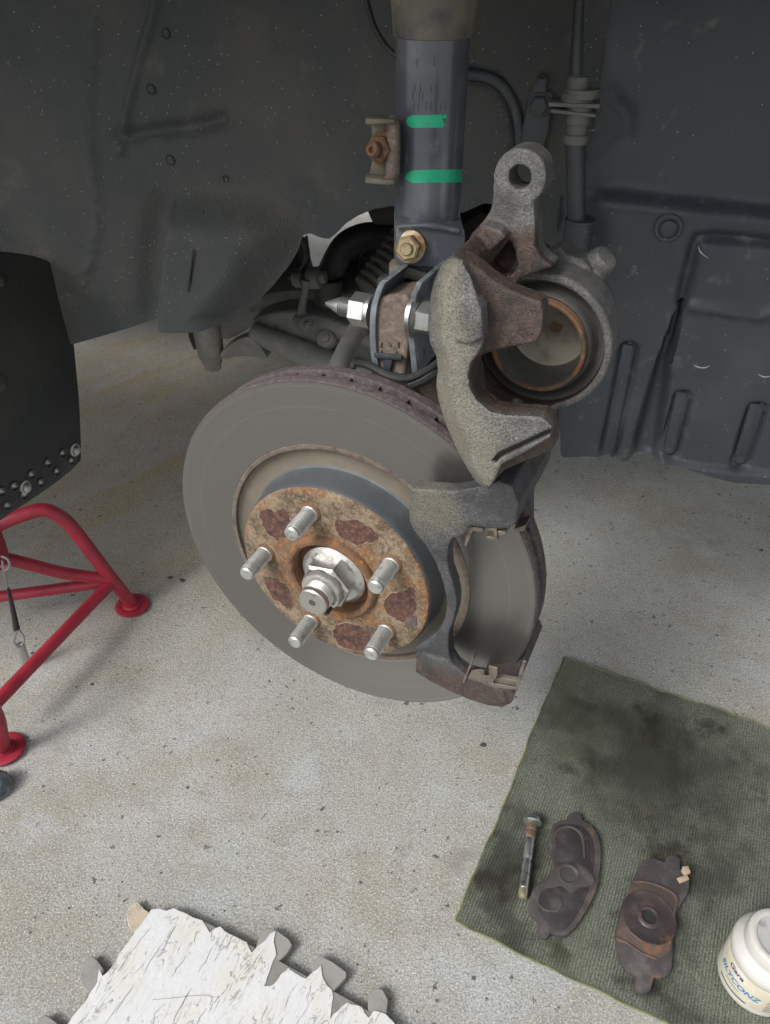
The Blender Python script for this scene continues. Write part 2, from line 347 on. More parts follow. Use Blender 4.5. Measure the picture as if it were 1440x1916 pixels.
def casting(name, pale, dust, rust, rustbias):
    """cast iron: pale dusty skin, yellowish brake dust, brown rust laid on by the 'rust' attribute of the mesh"""
    s = N(name); at = s.n('ShaderNodeAttribute', attribute_name='rust')
    f = s.noise(900, 4, .7); h = s.noise(260, 4, .65); m = s.noise(60, 4, .6)
    du = s.n('ShaderNodeAttribute', attribute_name='dust').outputs['Fac']
    c = s.mix(s.rng(f, .32, .68), [q * .55 for q in pale], [q * 1.35 for q in pale])
    c = s.mix(s.math('MULTIPLY', s.rng(m, .42, .62), .75), c, [q * .5 for q in pale])
    dk = s.math('ADD', s.math('MULTIPLY', du, .55), s.math('MULTIPLY', s.math('SUBTRACT', f, .5), 1.1))
    c = s.mix(s.math('MULTIPLY', s.rng(dk, .20, .75), .72), c, dust)
    r = s.mix(s.rng(h, .32, .70), rust, (.115, .082, .067)); r = s.mix(s.math('MULTIPLY', s.rng(f, .52, .74), .7), r, (.20, .165, .145)); r = s.mix(s.rng(m, .5, .68), r, (.055, .045, .041))
    k = s.math('ADD', at.outputs['Fac'], s.math('MULTIPLY', s.math('SUBTRACT', h, .5), 1.0))
    c = s.mix(s.rng(k, .28 + rustbias, .72 + rustbias), c, r)
    s.color(c); s.set(.48, .4); s.bump(f, .0009); s.bump(h, .0006); return s.m
m_cast = casting('dusty caliper casting', (.155, .153, .150), (.31, .295, .225), (.050, .036, .031), 0.)
m_cast2 = casting('bracket casting', (.095, .097, .104), (.25, .235, .17), (.055, .041, .036), 0.)

def rag_mat(o, ex, ey):
    s = N('stained shop cloth')
    def dotp(vec):
        q = s.n('ShaderNodeVectorMath', operation='DOT_PRODUCT'); s.l(s.tc, q.inputs[0]); q.inputs[1].default_value = vec; return q.outputs['Value']
    ribs = s.math('SINE', s.math('ADD', s.math('MULTIPLY', dotp(ey), 2 * math.pi / .0030), s.math('MULTIPLY', s.noise(30, 2), 3.)))
    fuzz = s.noise(700, 3, .7)
    c = s.mix(s.rng(fuzz, .35, .68), (.105, .114, .090), (.30, .318, .258))
    c = s.mix(s.rng(ribs, -.9, 1.), s.mix(.30, c, (.055, .062, .046)), c)
    st = s.rng(s.noise(9, 5, .6), .46, .66); c = s.mix(s.math('MULTIPLY', st, .8), c, (.045, .047, .039))
    c = s.mix(s.math('MULTIPLY', s.rng(s.noise(16, 4, .6, s.mapv(loc=(2, 7, 1))), .56, .68), .75), c, (.03, .025, .02))
    c = s.mix(s.math('MULTIPLY', s.rng(s.noise(6, 3, .5, s.mapv(loc=(9, 4, 3))), .5, .68), .45), c, (.17, .19, .12))
    q = s.n('ShaderNodeVectorMath', operation='DISTANCE'); s.l(s.tc, q.inputs[0]); q.inputs[1].default_value = zp(1225, 1440)
    sm = s.rng(s.math('ADD', q.outputs['Value'], s.math('MULTIPLY', s.math('SUBTRACT', s.noise(14, 5, .62), .5), .26)), .155, .02)
    c = s.mix(s.math('MULTIPLY', sm, .8), c, (.034, .032, .027))
    s.color(c); s.set(.97, 0, .2); s.bump(ribs, .0004); s.bump(fuzz, .0014); return s.m
def film_mat(ang):
    s = N('cracked white film')
    def along(k1, k2, off):
        q = s.n('ShaderNodeCombineXYZ')
        for i, (d, k) in enumerate(((V((math.cos(ang), math.sin(ang), 0)), k1), (V((-math.sin(ang), math.cos(ang), 0)), k2))):
            dp = s.n('ShaderNodeVectorMath', operation='DOT_PRODUCT'); s.l(s.tc, dp.inputs[0]); dp.inputs[1].default_value = d
            s.l(s.math('ADD', s.math('MULTIPLY', dp.outputs['Value'], k), off), q.inputs[i])
        return q.outputs[0]
    st = s.noise(1., 5, .6, along(60, 300, 0.), .5); st2 = s.noise(1., 5, .6, along(26, 75, 5.), 1.0)
    c = s.mix(s.rng(s.noise(25, 3), .4, .65), (.64, .645, .655), (.62, .61, .56))
    cr = s.math('ABSOLUTE', s.math('SUBTRACT', st2, .5)); crack = s.math('MULTIPLY', s.rng(cr, .020, .006), s.rng(s.noise(24, 3), .44, .54))
    c = s.mix(s.math('MULTIPLY', crack, .8), c, (.24, .24, .245))
    c = s.mix(s.math('MULTIPLY', s.rng(st, .60, .72), .30), c, (.5, .5, .5))
    c = s.mix(s.rng(s.noise(160, 3), .66, .72), c, (.40, .40, .40))
    s.color(c); s.set(.6); s.bump(st, .0006); s.bump(st2, .0014); return s.m

def paint_rust(o, fn, name='rust'):
    me = o.data; a = me.attributes.new(name, 'FLOAT', 'POINT')
    a.data.foreach_set('value', [fn(v.co) for v in me.vertices])

# ================================================================== GROUND
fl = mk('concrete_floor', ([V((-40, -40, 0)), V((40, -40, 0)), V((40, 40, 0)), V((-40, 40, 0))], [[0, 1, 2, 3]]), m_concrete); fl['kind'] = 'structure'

# ================================================================== CAR BODY round the wheel arch (what shades the place)
def kpt(s, c, z): return C0 + KU * s + KN * c + HW * z
car = thing('car_body', 'dark raised car body and underside around and behind the wheel arch', 'car', kpt(-.6, -.9, -.4))
def kbox(name, s0, s1, c0, c1, z0, z1, mat, par, bevel=.01):
    pts = [kpt(s0, c0, z0), kpt(s1, c0, z0), kpt(s1, c1, z0), kpt(s0, c1, z0)]
    return mk(name, prism(pts, (0, 0, z1 - z0)), mat, par, bevel)
kbox('underbody', -2.4, .95, -1.62, -.78, .07, .30, m_dark, car)
kbox('engine_bay', -.9, .95, -.77, -.31, .19, .30, m_dark, car)
kbox('fender', -.66, .62, -.29, .075, .44, .56, m_car, car, .02)
kbox('door_sill', -2.4, -.675, -.30, .06, -.10, .56, m_car, car, .02)
kbox('front_bumper', .63, .95, -.30, .04, -.02, .55, m_car, car, .03)

# ================================================================== WHEEL ARCH LINER
def seg_dist(S, Z, poly):
    D = np.full(S.shape, 9.)
    for (a, b), (c, d) in zip(poly[:-1], poly[1:]):
        L2 = (c - a) ** 2 + (d - b) ** 2; t = np.clip(((S - a) * (c - a) + (Z - b) * (d - b)) / max(L2, 1e-12), 0, 1)
        D = np.minimum(D, np.hypot(S - a - t * (c - a), Z - b - t * (d - b)))
    return D
def sstep(x, a, b):
    t = np.clip((x - a) / (b - a), 0, 1); return t * t * (3 - 2 * t)
def base_c(S, Z):
    c = -.27 + .7 * np.maximum(0, -.15 - S) ** 2
    c = c + 5.5 * np.maximum(0, Z - .31) ** 2
    return c
def solve_surf(x, y, fn):
    r = ray(x, y); a, b = .3, 1.6
    for _ in range(40):
        t = (a + b) / 2; X = CAM + r * t - C0
        if X.dot(KN) - fn(X.dot(KU), X.z) > 0: a = t
        else: b = t
    X = CAM + r * a - C0; return X.dot(KU), X.z
def lp(x, y): return solve_surf(x, y, lambda s, z: float(base_c(np.array(s), np.array(z))))
def lpp(pts): return [lp(*p) for p in pts]
seam = lpp([(178, 0), (172, 90), (166, 180), (165, 250), (176, 330), (182, 420), (172, 480), (148, 545)])
crease = lpp([(292, 0), (262, 110), (240, 200), (226, 285)])
dent = lpp([(228, 258), (300, 246), (360, 240), (412, 226)])
bl = lpp([(322, 372), (314, 450), (302, 605)])       # left side of the bulge
bt = lpp([(322, 372), (420, 372), (560, 395)])
br_ = lpp([(566, 400), (560, 440), (520, 510), (455, 585)])
ridge = lpp([(1090, 362), (1180, 368), (1300, 382), (1450, 398)])
wheelring = lpp([(1150, 190), (1175, 215), (1172, 255), (1140, 275), (1095, 285)])
panel_t = lpp([(1460, 448), (1330, 436), (1303, 438), (1296, 455), (1272, 560)])
wedge = lpp([(1272, 560), (1240, 670), (1212, 800), (1205, 850)])
crs = lpp([(1272, 562), (1350, 572), (1420, 582), (1436, 575), (1460, 560)])
tower = lpp([(880, 140), (930, 152), (962, 200), (972, 260), (974, 330)])
flange_r = lpp([(1190, 835), (1280, 850), (1440, 868), (1460, 870)])
rib_lines = [lpp([(1175, 648), (1138, 838)]), lpp([(1275, 737), (1251, 832)]), lpp([(1413, 759), (1382, 850)])]
def interp_s(poly, Z):   # s of a near-vertical polyline as a function of z
    p = sorted(poly, key=lambda q: q[1]); return np.interp(Z, [q[1] for q in p], [q[0] for q in p])
def interp_z(poly, S):
    p = sorted(poly); return np.interp(S, [q[0] for q in p], [q[1] for q in p])
def surf(S, Z):
    c = base_c(S, Z)
    wob = np.sin(S * 210 + 3 * np.sin(Z * 90)) * np.sin(Z * 260) * .5 + .5
    c = c + .0028 * np.exp(-(seg_dist(S, Z, seam) / .0055) ** 2) * (.55 + .9 * wob)
    c = c + .0042 * np.exp(-(seg_dist(S, Z, crease) / .0038) ** 2)
    c = c - .007 * np.exp(-(seg_dist(S, Z, dent) / .0065) ** 2)
    L = interp_s(bl, Z); Rr = interp_s(br_, Z); T = interp_z(bt, S)
    inb = sstep(S, L - .002, L + .010) * (1 - sstep(S, Rr - .05, Rr + .01)) * (1 - sstep(Z, T - .03, T + .012))
    c = c + .030 * inb
    c = c - .008 * np.exp(-((S - L + .012) / .014) ** 2) * (1 - sstep(Z, T - .02, T + .02))
    rz = interp_z(ridge, S); rm = sstep(S, ridge[0][0] - .02, ridge[0][0] + .03)
    c = c + rm * (.012 * sstep(Z, rz + .006, rz - .008)) + rm * .004 * np.exp(-((Z - rz) / .006) ** 2)
    c = c - .003 * np.exp(-(seg_dist(S, Z, wheelring) / .006) ** 2)
    pl = interp_s(panel_t[2:], Z); pt = interp_z(panel_t[:3], S)
    inp = sstep(S, pl - .002, pl + .006) * sstep(Z, pt + .004, pt - .003) * sstep(Z, lp(1350, 580)[1] - .004, lp(1350, 566)[1])
    c = c + .006 * inp * 0 - .007 * np.exp(-(seg_dist(S, Z, panel_t) / .0045) ** 2)
    wd_ = np.interp(Z, [lp(1205, 850)[1], lp(1272, 560)[1]], [.013, .002])
    c = c - .016 * np.exp(-(seg_dist(S, Z, wedge) / wd_) ** 4)
    c = c + .0035 * np.exp(-(seg_dist(S, Z, crs) / .005) ** 2)
    c = c + .022 * sstep(-seg_dist(S, Z, tower) * np.sign(interp_s(tower, Z) - S), -.004, .004) * (S < tower[-1][0] + .01) * (S > tower[0][0] - .03) * 0
    c = c - .006 * np.exp(-(seg_dist(S, Z, tower) / .005) ** 2)
    c = c + .006 * sstep(Z, interp_z(flange_r, S) + .002, interp_z(flange_r, S) - .006) * sstep(S, flange_r[0][0], flange_r[0][0] + .02)
    for rl in rib_lines: c = c - .0045 * np.exp(-((seg_dist(S, Z, rl) - .0072) / .0022) ** 2)
    c = c + .0010 * np.sin(S * 33 + 1.2) * np.sin(Z * 41) + .0006 * np.sin(S * 95 + Z * 60)
    return c
edge_px = [(-90, 700), (20, 675), (140, 643), (215, 622), (290, 601), (345, 602), (400, 600), (440, 594), (478, 568), (510, 535), (540, 498), (558, 468), (566, 440), (580, 437), (600, 445), (615, 447),
           (628, 438), (645, 420), (668, 405), (700, 391), (740, 384), (800, 384), (865, 398), (905, 381), (940, 385), (985, 425), (1030, 462), (1040, 560), (1044, 700), (1050, 846),
           (1095, 842), (1128, 846), (1138, 836), (1146, 850), (1165, 854), (1200, 846), (1250, 852), (1310, 868), (1370, 884), (1460, 891), (1560, 905)]
edge = []
for p in edge_px:
    q = lp(*p)
    if not edge or q[0] > edge[-1][0] + 1e-4: edge.append(q)
liner = thing('wheel_arch_liner', 'dusty dark grey wheel arch liner behind the whole suspension', 'liner', kpt(0, -.27, -.05))
def liner_grid(name, s0, s1, mat, ztop=.415):
    ns = int((s1 - s0) / .0022); nz = 230
    sv = np.linspace(s0, s1, ns); zb = np.interp(sv, [q[0] for q in edge], [q[1] for q in edge]); tv = np.linspace(0, 1, nz)
    Sg = np.repeat(sv[:, None], nz, 1); Zg = zb[:, None] + (ztop - zb[:, None]) * tv[None]
    Cg = surf(Sg, Zg)
    Cg[:, -1] = np.maximum(Cg[:, -1], .05); Zg[:, -1] += .02
    P = np.array(C0)[None, None] + Sg[..., None] * np.array(KU) + Cg[..., None] * np.array(KN) + Zg[..., None] * np.array(HW)
    v = P.reshape(-1, 3); i = np.arange(ns - 1)[:, None] * nz + np.arange(nz - 1)[None]
    f = np.stack([i, i + nz, i + nz + 1, i + 1], -1).reshape(-1, 4)
    # thickness: a second skin 2.5 mm behind, joined along the bottom edge
    v2 = v - np.array(KN) * .0025; nn = len(v); f2 = f[:, ::-1] + nn
    e = np.arange(ns - 1) * nz; f3 = np.stack([e + nz, e, e + nn, e + nz + nn], -1)
    me = bpy.data.meshes.new(name); me.from_pydata(np.concatenate([v, v2]).tolist(), [], np.concatenate([f, f2, f3]).tolist()); me.update()
    o = bpy.data.objects.new(name, me); COL.objects.link(o); finish(o, mat, liner, 50); return o
S_SPLIT = lp(1100, 300)[0]
liner_grid('rear_panel', lp(-85, 300)[0] - .16, S_SPLIT + .0011, m_liner)
liner_grid('front_panel', S_SPLIT - .0011, lp(1460, 500)[0] + .1, m_guard)
def lsurf(x, y, lift=0.):
    f = lambda s, z: float(surf(np.array([s]), np.array([z]))[0])
    s, z = solve_surf(x, y, f); return kpt(s, f(s, z) + lift, z)
# push clips and dimples
def clip(x, y, r, par, mat, name='push_clip'):
    p = lsurf(x, y); o = mk(name, lathe(p, KN, [(r, -.002), (r, .0016), (r * .9, .0026), (r * .72, .0026), (r * .66, .0012), (r * .6, .0012), (r * .52, .0034), (r * .2, .0042), (0, .0042)], 28), mat, par); return o
clip(1250, 426, .0118, liner, m_guard)
for x, y, r in ((310, 63, .0035), (282, 168, .0038), (318, 300, .0038), (422, 335, .0026)):
    p = lsurf(x, y); mk('drain_dimple', lathe(p, KN, [(r * 1.25, .0002), (r * 1.1, .0016), (r * .85, .0010), (r * .7, -.0012), (0, -.0016)], 20), m_liner, liner)
mk('seam_slit', prism([lsurf(380, 394, .0005), lsurf(383, 396, .0005), lsurf(366, 470, .0005), lsurf(354, 545, .0005), lsurf(350, 546, .0005), lsurf(362, 468, .0005)], KN * .0006), m_dark, liner)
def rib(x0, y0, x1, y1, wpx):
    a, b, c, d = lsurf(x0, y0), lsurf(x0 + wpx, y0 + 2), lsurf(x1 + wpx, y1 + 2), lsurf(x1, y1)
    o = mk('rib', prism([a - KN * .004, b - KN * .004, c - KN * .004, d - KN * .004], KN * .0078), m_guard, liner, .0012)
    sh = [(-3, -3), (wpx + 4, -1), (wpx + 4, 2), (-3, 2)]
    q = [lsurf(x + ox, y + oy, .0004) for (x, y), (ox, oy) in zip([(x0, y0), (x0, y0 + 2), (x1, y1 + 2), (x1, y1)], sh)]
rib(1165, 642, 1128, 838, 20); rib(1265, 730, 1241, 832, 19); rib(1403, 752, 1372, 850, 20)
for pts in ([(1297, 683), (1306, 687), (1318, 688), (1328, 684)], [(1418, 700), (1428, 705), (1444, 704)], [(1306, 460), (1310, 472), (1326, 484)]):
    mk('scuff_mark', tube([lsurf(x, y, .0002) for x, y in pts], [.0001, .0006] + [.0006] * (len(pts) - 3) + [.0001], 6, 3), m_scuff, liner)
# bolted plate behind the strut tower
pl = [lsurf(x, y, .001) for x, y in crom2([(990, 180), (1000, 160), (1010, 142), (1024, 146), (1022, 170), (1036, 175), (1034, 200), (1024, 250), (1012, 300), (1000, 380), (975, 420), (960, 330), (975, 250)], 3)]
mk('bracket_plate', prism(pl, KN * .003), m_guard, liner, .0008)
p = lsurf(1009, 195, .004); mk('plate_bolt', [cyl(p, KN, .0092, .0015, 28, .0004), hexa(p + KN * .0014, KN, .013, .005)], m_guard, liner)
p = lsurf(1016, 147, .0042); mk('slot_hole', prism([p + KU * a + HW * b for a, b in ((-.004, 0), (.004, 0), (.0042, .0025), (.002, .0045), (-.002, .0045), (-.0042, .0025))], KN * .0004), m_dark, liner)
mk('seam_slit', prism([lsurf(1035, 172, .0046), lsurf(1037, 172, .0046), lsurf(1021, 292, .0046), lsurf(1018, 292, .0046)], KN * .0005), m_dark, liner)
mk('seam_slit', prism([lsurf(1049, 368, .0006), lsurf(1052, 368, .0006), lsurf(1049, 400, .0006), lsurf(1053, 402, .0006), lsurf(1044, 432, .0006), lsurf(1041, 432, .0006)], KN * .0005), m_dark, liner)

# ================================================================== MUD FLAP
FA = zp(148, 862, .305); FB = zp(0, 978, .305); FD = (FB - FA).normalized(); FN = V((-FD.y, FD.x, 0)); FN = FN if FN.x > 0 else -FN
def fp(x, y, lift=0.): return atp(x, y, FA + FN * lift, FN)
flap = thing('mud_flap', 'black rubber mud flap with a row of holes along its lower edge', 'mud flap', FA + V((0, 0, -.0)))
out = crom2([(112, 512), (92, 490), (58, 478), (0, 471), (-60, 470), (-190, 560), (-260, 900), (-120, 1072), (0, 975), (60, 935), (110, 900), (146, 868), (152, 850), (149, 760), (143, 690), (134, 600), (124, 545)], 4)
fo = mk('flap_sheet', prism([fp(x, y) for x, y in out], -FN * .005), m_flap, None, .001)
holes = [(117, 848), (133, 862), (89, 866), (106, 882), (58, 888), (76, 903), (26, 910), (44, 926), (2, 920), (13, 946), (-28, 935), (-15, 968)]
cut(fo, [cyl(fp(x, y) - FN * .012, FN, .0042, .03, 16) for x, y in holes]); attach(fo, flap)
for x, y in holes:
    mk('hole_eyelet', lathe(fp(x, y), FN, [(.0058, -.0005), (.0058, .0008), (.005, .0014), (.0043, .0010), (.0042, -.0045)], 16), m_flap, flap)
for x, y in ((140, 842), (47, 912)):
    mk('bolt_head', lathe(fp(x, y), FN, [(.0075, -.001), (.0075, .0008), (.0055, .0014), (.0050, .0040), (.0032, .0056), (0, .006)], 20), m_zinc, flap)
for x, y, r in ((2, 525, .004), (0, 715, .006)):
    mk('push_clip', lathe(fp(x, y), FN, [(r * 1.5, -.001), (r * 1.5, .001), (r, .0022), (r * .5, .003), (0, .003)], 20), m_flap, flap)

# ================================================================== INBOARD SUSPENSION seen under and through the liner
def slab(px, c0, c1): return loft([kp(x, y, c0) for x, y in px], [kp(x, y, c0) - KN * (c0 - c1) for x, y in px])
sub = thing('subframe', 'black subframe crossmember deep behind the strut and rotor', 'subframe', kp(600, 600, -.5) * 1)
mk('rail', loft([kp(x, y, -.46) for x, y in crom2([(300, 585), (420, 580), (500, 550), (560, 543), (640, 548), (720, 560), (790, 575), (790, 640), (720, 612), (640, 580), (570, 566), (520, 578), (485, 600), (455, 622), (425, 636), (398, 628), (370, 606), (330, 600)], 2)],
                [kp(x, y, -.46) - KN * .06 + HW * .01 for x, y in crom2([(300, 585), (420, 580), (500, 550), (560, 543), (640, 548), (720, 560), (790, 575), (790, 640), (720, 612), (640, 580), (570, 566), (520, 578), (485, 600), (455, 622), (425, 636), (398, 628), (370, 606), (330, 600)], 2)]), m_dusty, sub, .004)
mk('tower', slab([(470, 560), (530, 480), (552, 462), (556, 500), (566, 535), (600, 548), (640, 555), (640, 580), (480, 600)], -.56, -.62), m_dark, sub, .004)
mk('cross_plate', slab([(596, 548), (600, 530), (620, 520), (640, 500), (668, 482), (672, 560), (600, 565)], -.55, -.62), m_dark, sub, .004)
mk('center_block', slab([(668, 482), (690, 470), (720, 452), (760, 440), (860, 420), (900, 395), (1060, 440), (1100, 800), (880, 760), (760, 700), (690, 660), (664, 560)], -.54, -.66), m_dark, sub, .006)
mk('bushing_bracket', slab([(346, 590), (366, 604), (372, 612), (374, 654), (362, 656), (352, 632)], -.46, -.52), m_dark, sub, .002)
bsh = thing('arm_bushing', 'grey upright rubber bushing with a bolt under the liner edge', 'bushing', kp(396, 684, -.48))
b0 = kp(396, 672, -.46)
mk('sleeve', lathe(b0, HW, [(0, 0), (.014, 0), (.0175, .005), (.0195, .05), (.0195, .075), (0, .075)], 28), m_arm, bsh)
mk('bolt', [cyl(b0 - HW * .004, HW, .014, .004, 24), hexa(b0 - HW * .014, HW, .021, .010)], m_arm, bsh)
arm = thing('lower_control_arm', 'pressed steel lower control arm running down behind the rotor top', 'control arm', kp(560, 660, -.45))
ao = crom2([(452, 640), (490, 612), (520, 588), (560, 574), (600, 574), (660, 592), (730, 622), (800, 660), (850, 720), (800, 740), (720, 720), (640, 694), (580, 672), (540, 668), (505, 672), (470, 660)], 3)
arm_o = crom2([(466, 604), (500, 588), (548, 582), (600, 592), (660, 614), (720, 640), (800, 690), (830, 760), (760, 745), (690, 716), (610, 692), (552, 668), (506, 644), (474, 622)], 3)
cast('pressing', [slab(arm_o, -.42, -.47),
                  tube([kp(470, 616, -.41), kp(505, 634, -.408), kp(556, 656, -.405), (kp(620, 682, -.40)), kp(700, 708, -.395), kp(790, 745, -.39)], [.010, .014, .016, .017, .017, .017], 16),
                  tube([kp(500, 598, -.43), kp(560, 594, -.428), kp(640, 618, -.425), kp(740, 660, -.42)], [.006, .009, .009, .009], 14)], m_arm, arm, .0032, 6)
mk('pivot_ear', slab(crom2([(410, 664), (432, 642), (462, 630), (480, 640), (496, 662), (498, 672), (470, 668), (440, 668), (420, 674)], 2), -.45, -.47), m_arm, arm, .003)
p = kp(609, 634, -.412); AN = (KN + HW * .8).normalized(); mk('bolt', [lathe(p, AN, [(0, .003), (.010, .003), (.012, 0), (.013, -.006), (0, -.006)], 20), lathe(p + AN * .003, AN, [(.006, 0), (.006, .004), (0, .005)], 16)], m_arm, arm)
txt = [(630, 638, 640, 652), (640, 640, 632, 655), (644, 642, 650, 650)]
for x0, y0, x1, y1 in txt: mk('raised_mark', tube([kp(x0, y0 + 4, -.416), kp(x1, y1 + 4, -.416)], .0022, 6), m_arm, arm)
bar = mk('sway_bar', tube([kp(612, 566, -.44), kp(612, 540, -.44), kp(618, 510, -.45), kp(642, 465, -.46), (kp(672, 446, -.47)), kp(705, 441, -.48), kp(760, 441, -.49), kp(860, 443, -.50)], .0158, 20, 6), m_rubber)
tag(bar, 'thick black curved sway bar arching into the gap left of the strut', 'sway bar')
mk('bar_clamp', tube([kp(613, 520, -.437), kp(612, 545, -.437)], .0185, 18), m_rubber, bar)
mk('bar_bracket', slab([(694, 414), (686, 396), (690, 380), (760, 376), (760, 424), (700, 422)], -.44, -.47), m_dark, bar, .003)
lk = thing('sway_bar_link', 'small grey sway bar link hanging left of the sway bar end', 'link', kp(578, 612, -.40))
q0, q1 = kp(573, 523, -.40), kp(563, 602, -.40)
mk('rod', tube([q0, kp(571, 545, -.40), kp(566, 570, -.40), q1], [.0065, .0035, .0045, .006], 12), m_dusty, lk)
mk('upper_joint', [lathe(kp(548, 524, -.41), (kp(592, 520, -.41) - kp(548, 524, -.41)), [(0, 0), (.007, 0), (.010, .004), (.010, .012), (.006, .014), (.006, .018), (.0125, .020), (.0125, .033), (.007, .035), (.007, .041), (0, .041)], 18)], m_dusty, lk)
dl = (kp(592, 616, -.37) - q1).normalized()
mk('lower_joint', [lathe(q1 - dl * .006, dl, [(0, 0), (.009, 0), (.009, .006), (.0065, .008), (.010, .010), (.010, .014), (.006, .015), (.009, .017), (.009, .021), (.0045, .022), (.0045, .028), (0, .029)], 18)], m_dusty, lk)
tag(mk('brake_wire', tube([kp(556, 440, -.40), kp(570, 456, -.41), (kp(574, 480, -.41)), kp(566, 505, -.42), kp(540, 520, -.42)], .0035, 8), m_rubber), 'thin black wire looping through the gap above the link', 'wire')
bt_ = thing('steering_boot', 'ribbed grey rubber bellows boot behind the strut foot', 'boot', kp(690, 560, -.40))
prof = []
for i in range(9):
    r = .023 + .010 * i / 8
    prof += [(r, i * .0095), (r + .0045, i * .0095 + .0022), (r + .0045, i * .0095 + .0055), (r, i * .0095 + .0078)]
mk('bellows', lathe(kp(694, 556, -.40), (kp(756, 492, -.43) - kp(694, 556, -.40)), [(0, 0)] + prof + [(0, .087)], 32), m_boot, bt_)
tag(mk('tie_rod', tube([kp(680, 596, -.33), kp(664, 625, -.31), kp(640, 672, -.27), kp(624, 706, -.25)], [.0095, .0105, .0105, .0105], 18), m_dusty), 'plain grey steel rod slanting down behind the rotor top', 'tie rod')

# ================================================================== STRUT
SX, SY = .0615, .14; STR = .0241
ax0 = V((SX, SY, 0))
strut = thing('strut', 'blue-grey strut damper with two green paint marks above the knuckle', 'strut', (SX, SY, .56))
def onstrut(x, y, lift=0.):
    r = ray(x, y); o = CAM - ax0; a = r.x ** 2 + r.y ** 2; b = 2 * (o.x * r.x + o.y * r.y); c = o.x ** 2 + o.y ** 2 - (STR + lift) ** 2
    D = b * b - 4 * a * c; return CAM + r * ((-b - math.sqrt(max(D, 0))) / (2 * a))
zt = onstrut(806, 72).z; zb = yp(800, 415, SY).z
mk('damper_tube', lathe((SX, SY, 0), HW, [(0, zb - .06), (STR, zb - .06), (STR, zt + .01)], 64), m_strut, strut)
mk('damper_cup', lathe((SX, SY, 0), HW, [(STR, zt - .0015), (STR + .0012, zt - .001), (STR + .0018, zt + .002), (.0262, zt + .006), (.0272, zt + .016), (.0292, zt + .026), (.036, zt + .045), (.036, zt + .08), (0, zt + .08)], 64), m_cup, strut)
mk('spring_seat', lathe((SX + .022, SY + .02, zt + .024), HW, [(.02, 0), (.062, .004), (.074, .012), (.076, .020), (.070, .020), (.02, .012)], 56), m_cup, strut)
def mark(x0, x1, y0, y1, frayed):
    nx, ny = 34, 8; v = []; f = []
    for i in range(nx + 1):
        x = x0 + (x1 - x0) * i / nx; e = 1.0
        if i < 6: e = math.sqrt(max(1 - (1 - i / 6) ** 2, .02))
        for j in range(ny + 1):
            t = (j / ny - .5) * e; x_ = x
            if frayed and i > nx - 8: x_ = x - random.random() * 14 * (i - nx + 8) / 8 * (.4 + j / ny)
            v.append(onstrut(x_, (y0 + y1) / 2 + (y1 - y0) * t - (x - x0) * .015, .0002))
    for i in range(nx):
        for j in range(ny):
            if frayed and i > nx - 8 and random.random() < (i - nx + 8) / 13: continue
            a = i * (ny + 1) + j; f.append([a, a + ny + 1, a + ny + 2, a + 1])
    mk('paint_mark', (v, f), m_green, strut)
mark(760, 840, 216, 240, True); mark(758, 864, 319, 343, False)
st = []
for row, (y, xs) in enumerate(((118, (780, 812, 846)), (165, (775, 786, 806, 815)), (180, (772, 784, 790)), (199, (774, 782, 797, 806, 815, 824, 833)))):
    for x in xs:
        h = 8
        st.append(tube([onstrut(x, y - h, .0001), onstrut(x, y + h, .0001)], .0003, 5))
mk('stamped_code', st, m_stamp, strut)
# line bracket on the rear side of the tube
BY = .122
def by(x, y, Y=BY): return yp(x, y, Y)
hb = mk('line_bracket', [prism([by(x, y) for x, y in [(692, 218), (736, 222), (740, 336), (690, 330), (697, 300), (696, 255)]], (0, .003, 0)),
                         prism([by(x, y) for x, y in [(684, 214), (738, 216), (738, 224), (684, 226)]], (0, -.014, 0)),
                         prism([by(x, y) for x, y in [(684, 324), (738, 328), (736, 338), (684, 334)]], (0, -.014, 0))], m_cup, strut, .001)
mk('bracket_weld', tube([by(727, 222, .118), by(735, 236, .116), by(735, 290, .114), by(733, 330, .116), by(722, 340, .112)], [.003, .0045, .005, .0048, .003], 12), m_knuckle, hb)
bc = by(716, 278, .118); bax = V((-.45, -.86, .12)).normalized()
mk('bracket_bolt', [lathe(bc, bax, [(.0105, -.002), (.0105, .0015), (0, .0015)], 24), hexa(bc + bax * .001, bax, .0150, .008), lathe(bc + bax * .008, bax, [(.0048, 0), (.0048, .007), (.0035, .0085), (.002, .0085), (.0015, .006), (0, .006)], 20)], m_rustbolt, hb)
# clamp and bracket plates at the strut foot
FY = .108
cl = [yp(x, y, FY) for x, y in crom2([(741, 432), (746, 420), (760, 416), (810, 420), (858, 427), (869, 434), (868, 470), (858, 495), (842, 512), (826, 506), (800, 500), (765, 498), (742, 492), (739, 470)], 3)]
co = mk('foot_clamp', prism(cl, (0, .036, 0)), m_strut, strut, .004, 3)
mk('clamp_lip', tube([yp(745, 424, FY - .001), yp(800, 422, FY - .002), yp(858, 432, FY - .001)], .0022, 10), m_strut, co)
pb = yp(768, 461, FY); pax = V((-.30, -.93, .12)).normalized()
mk('clamp_bolt', [lathe(pb, pax, [(.0115, -.002), (.0115, .0022), (.0095, .003), (0, .003)], 28), hexa(pb + pax * .0025, pax, .0155, .0075, .3), lathe(pb + pax * .0095, pax, [(.0045, 0), (.0045, .0022), (.0038, .003), (0, .003)], 20)], m_goldbolt, strut)
mk('clamp_foot', prism([yp(x, y, .112) for x, y in crom2([(728, 508), (742, 498), (770, 502), (800, 512), (830, 512), (826, 530), (780, 528), (764, 522), (732, 522)], 2)], (0, .02, 0)), m_cup, strut, .002)
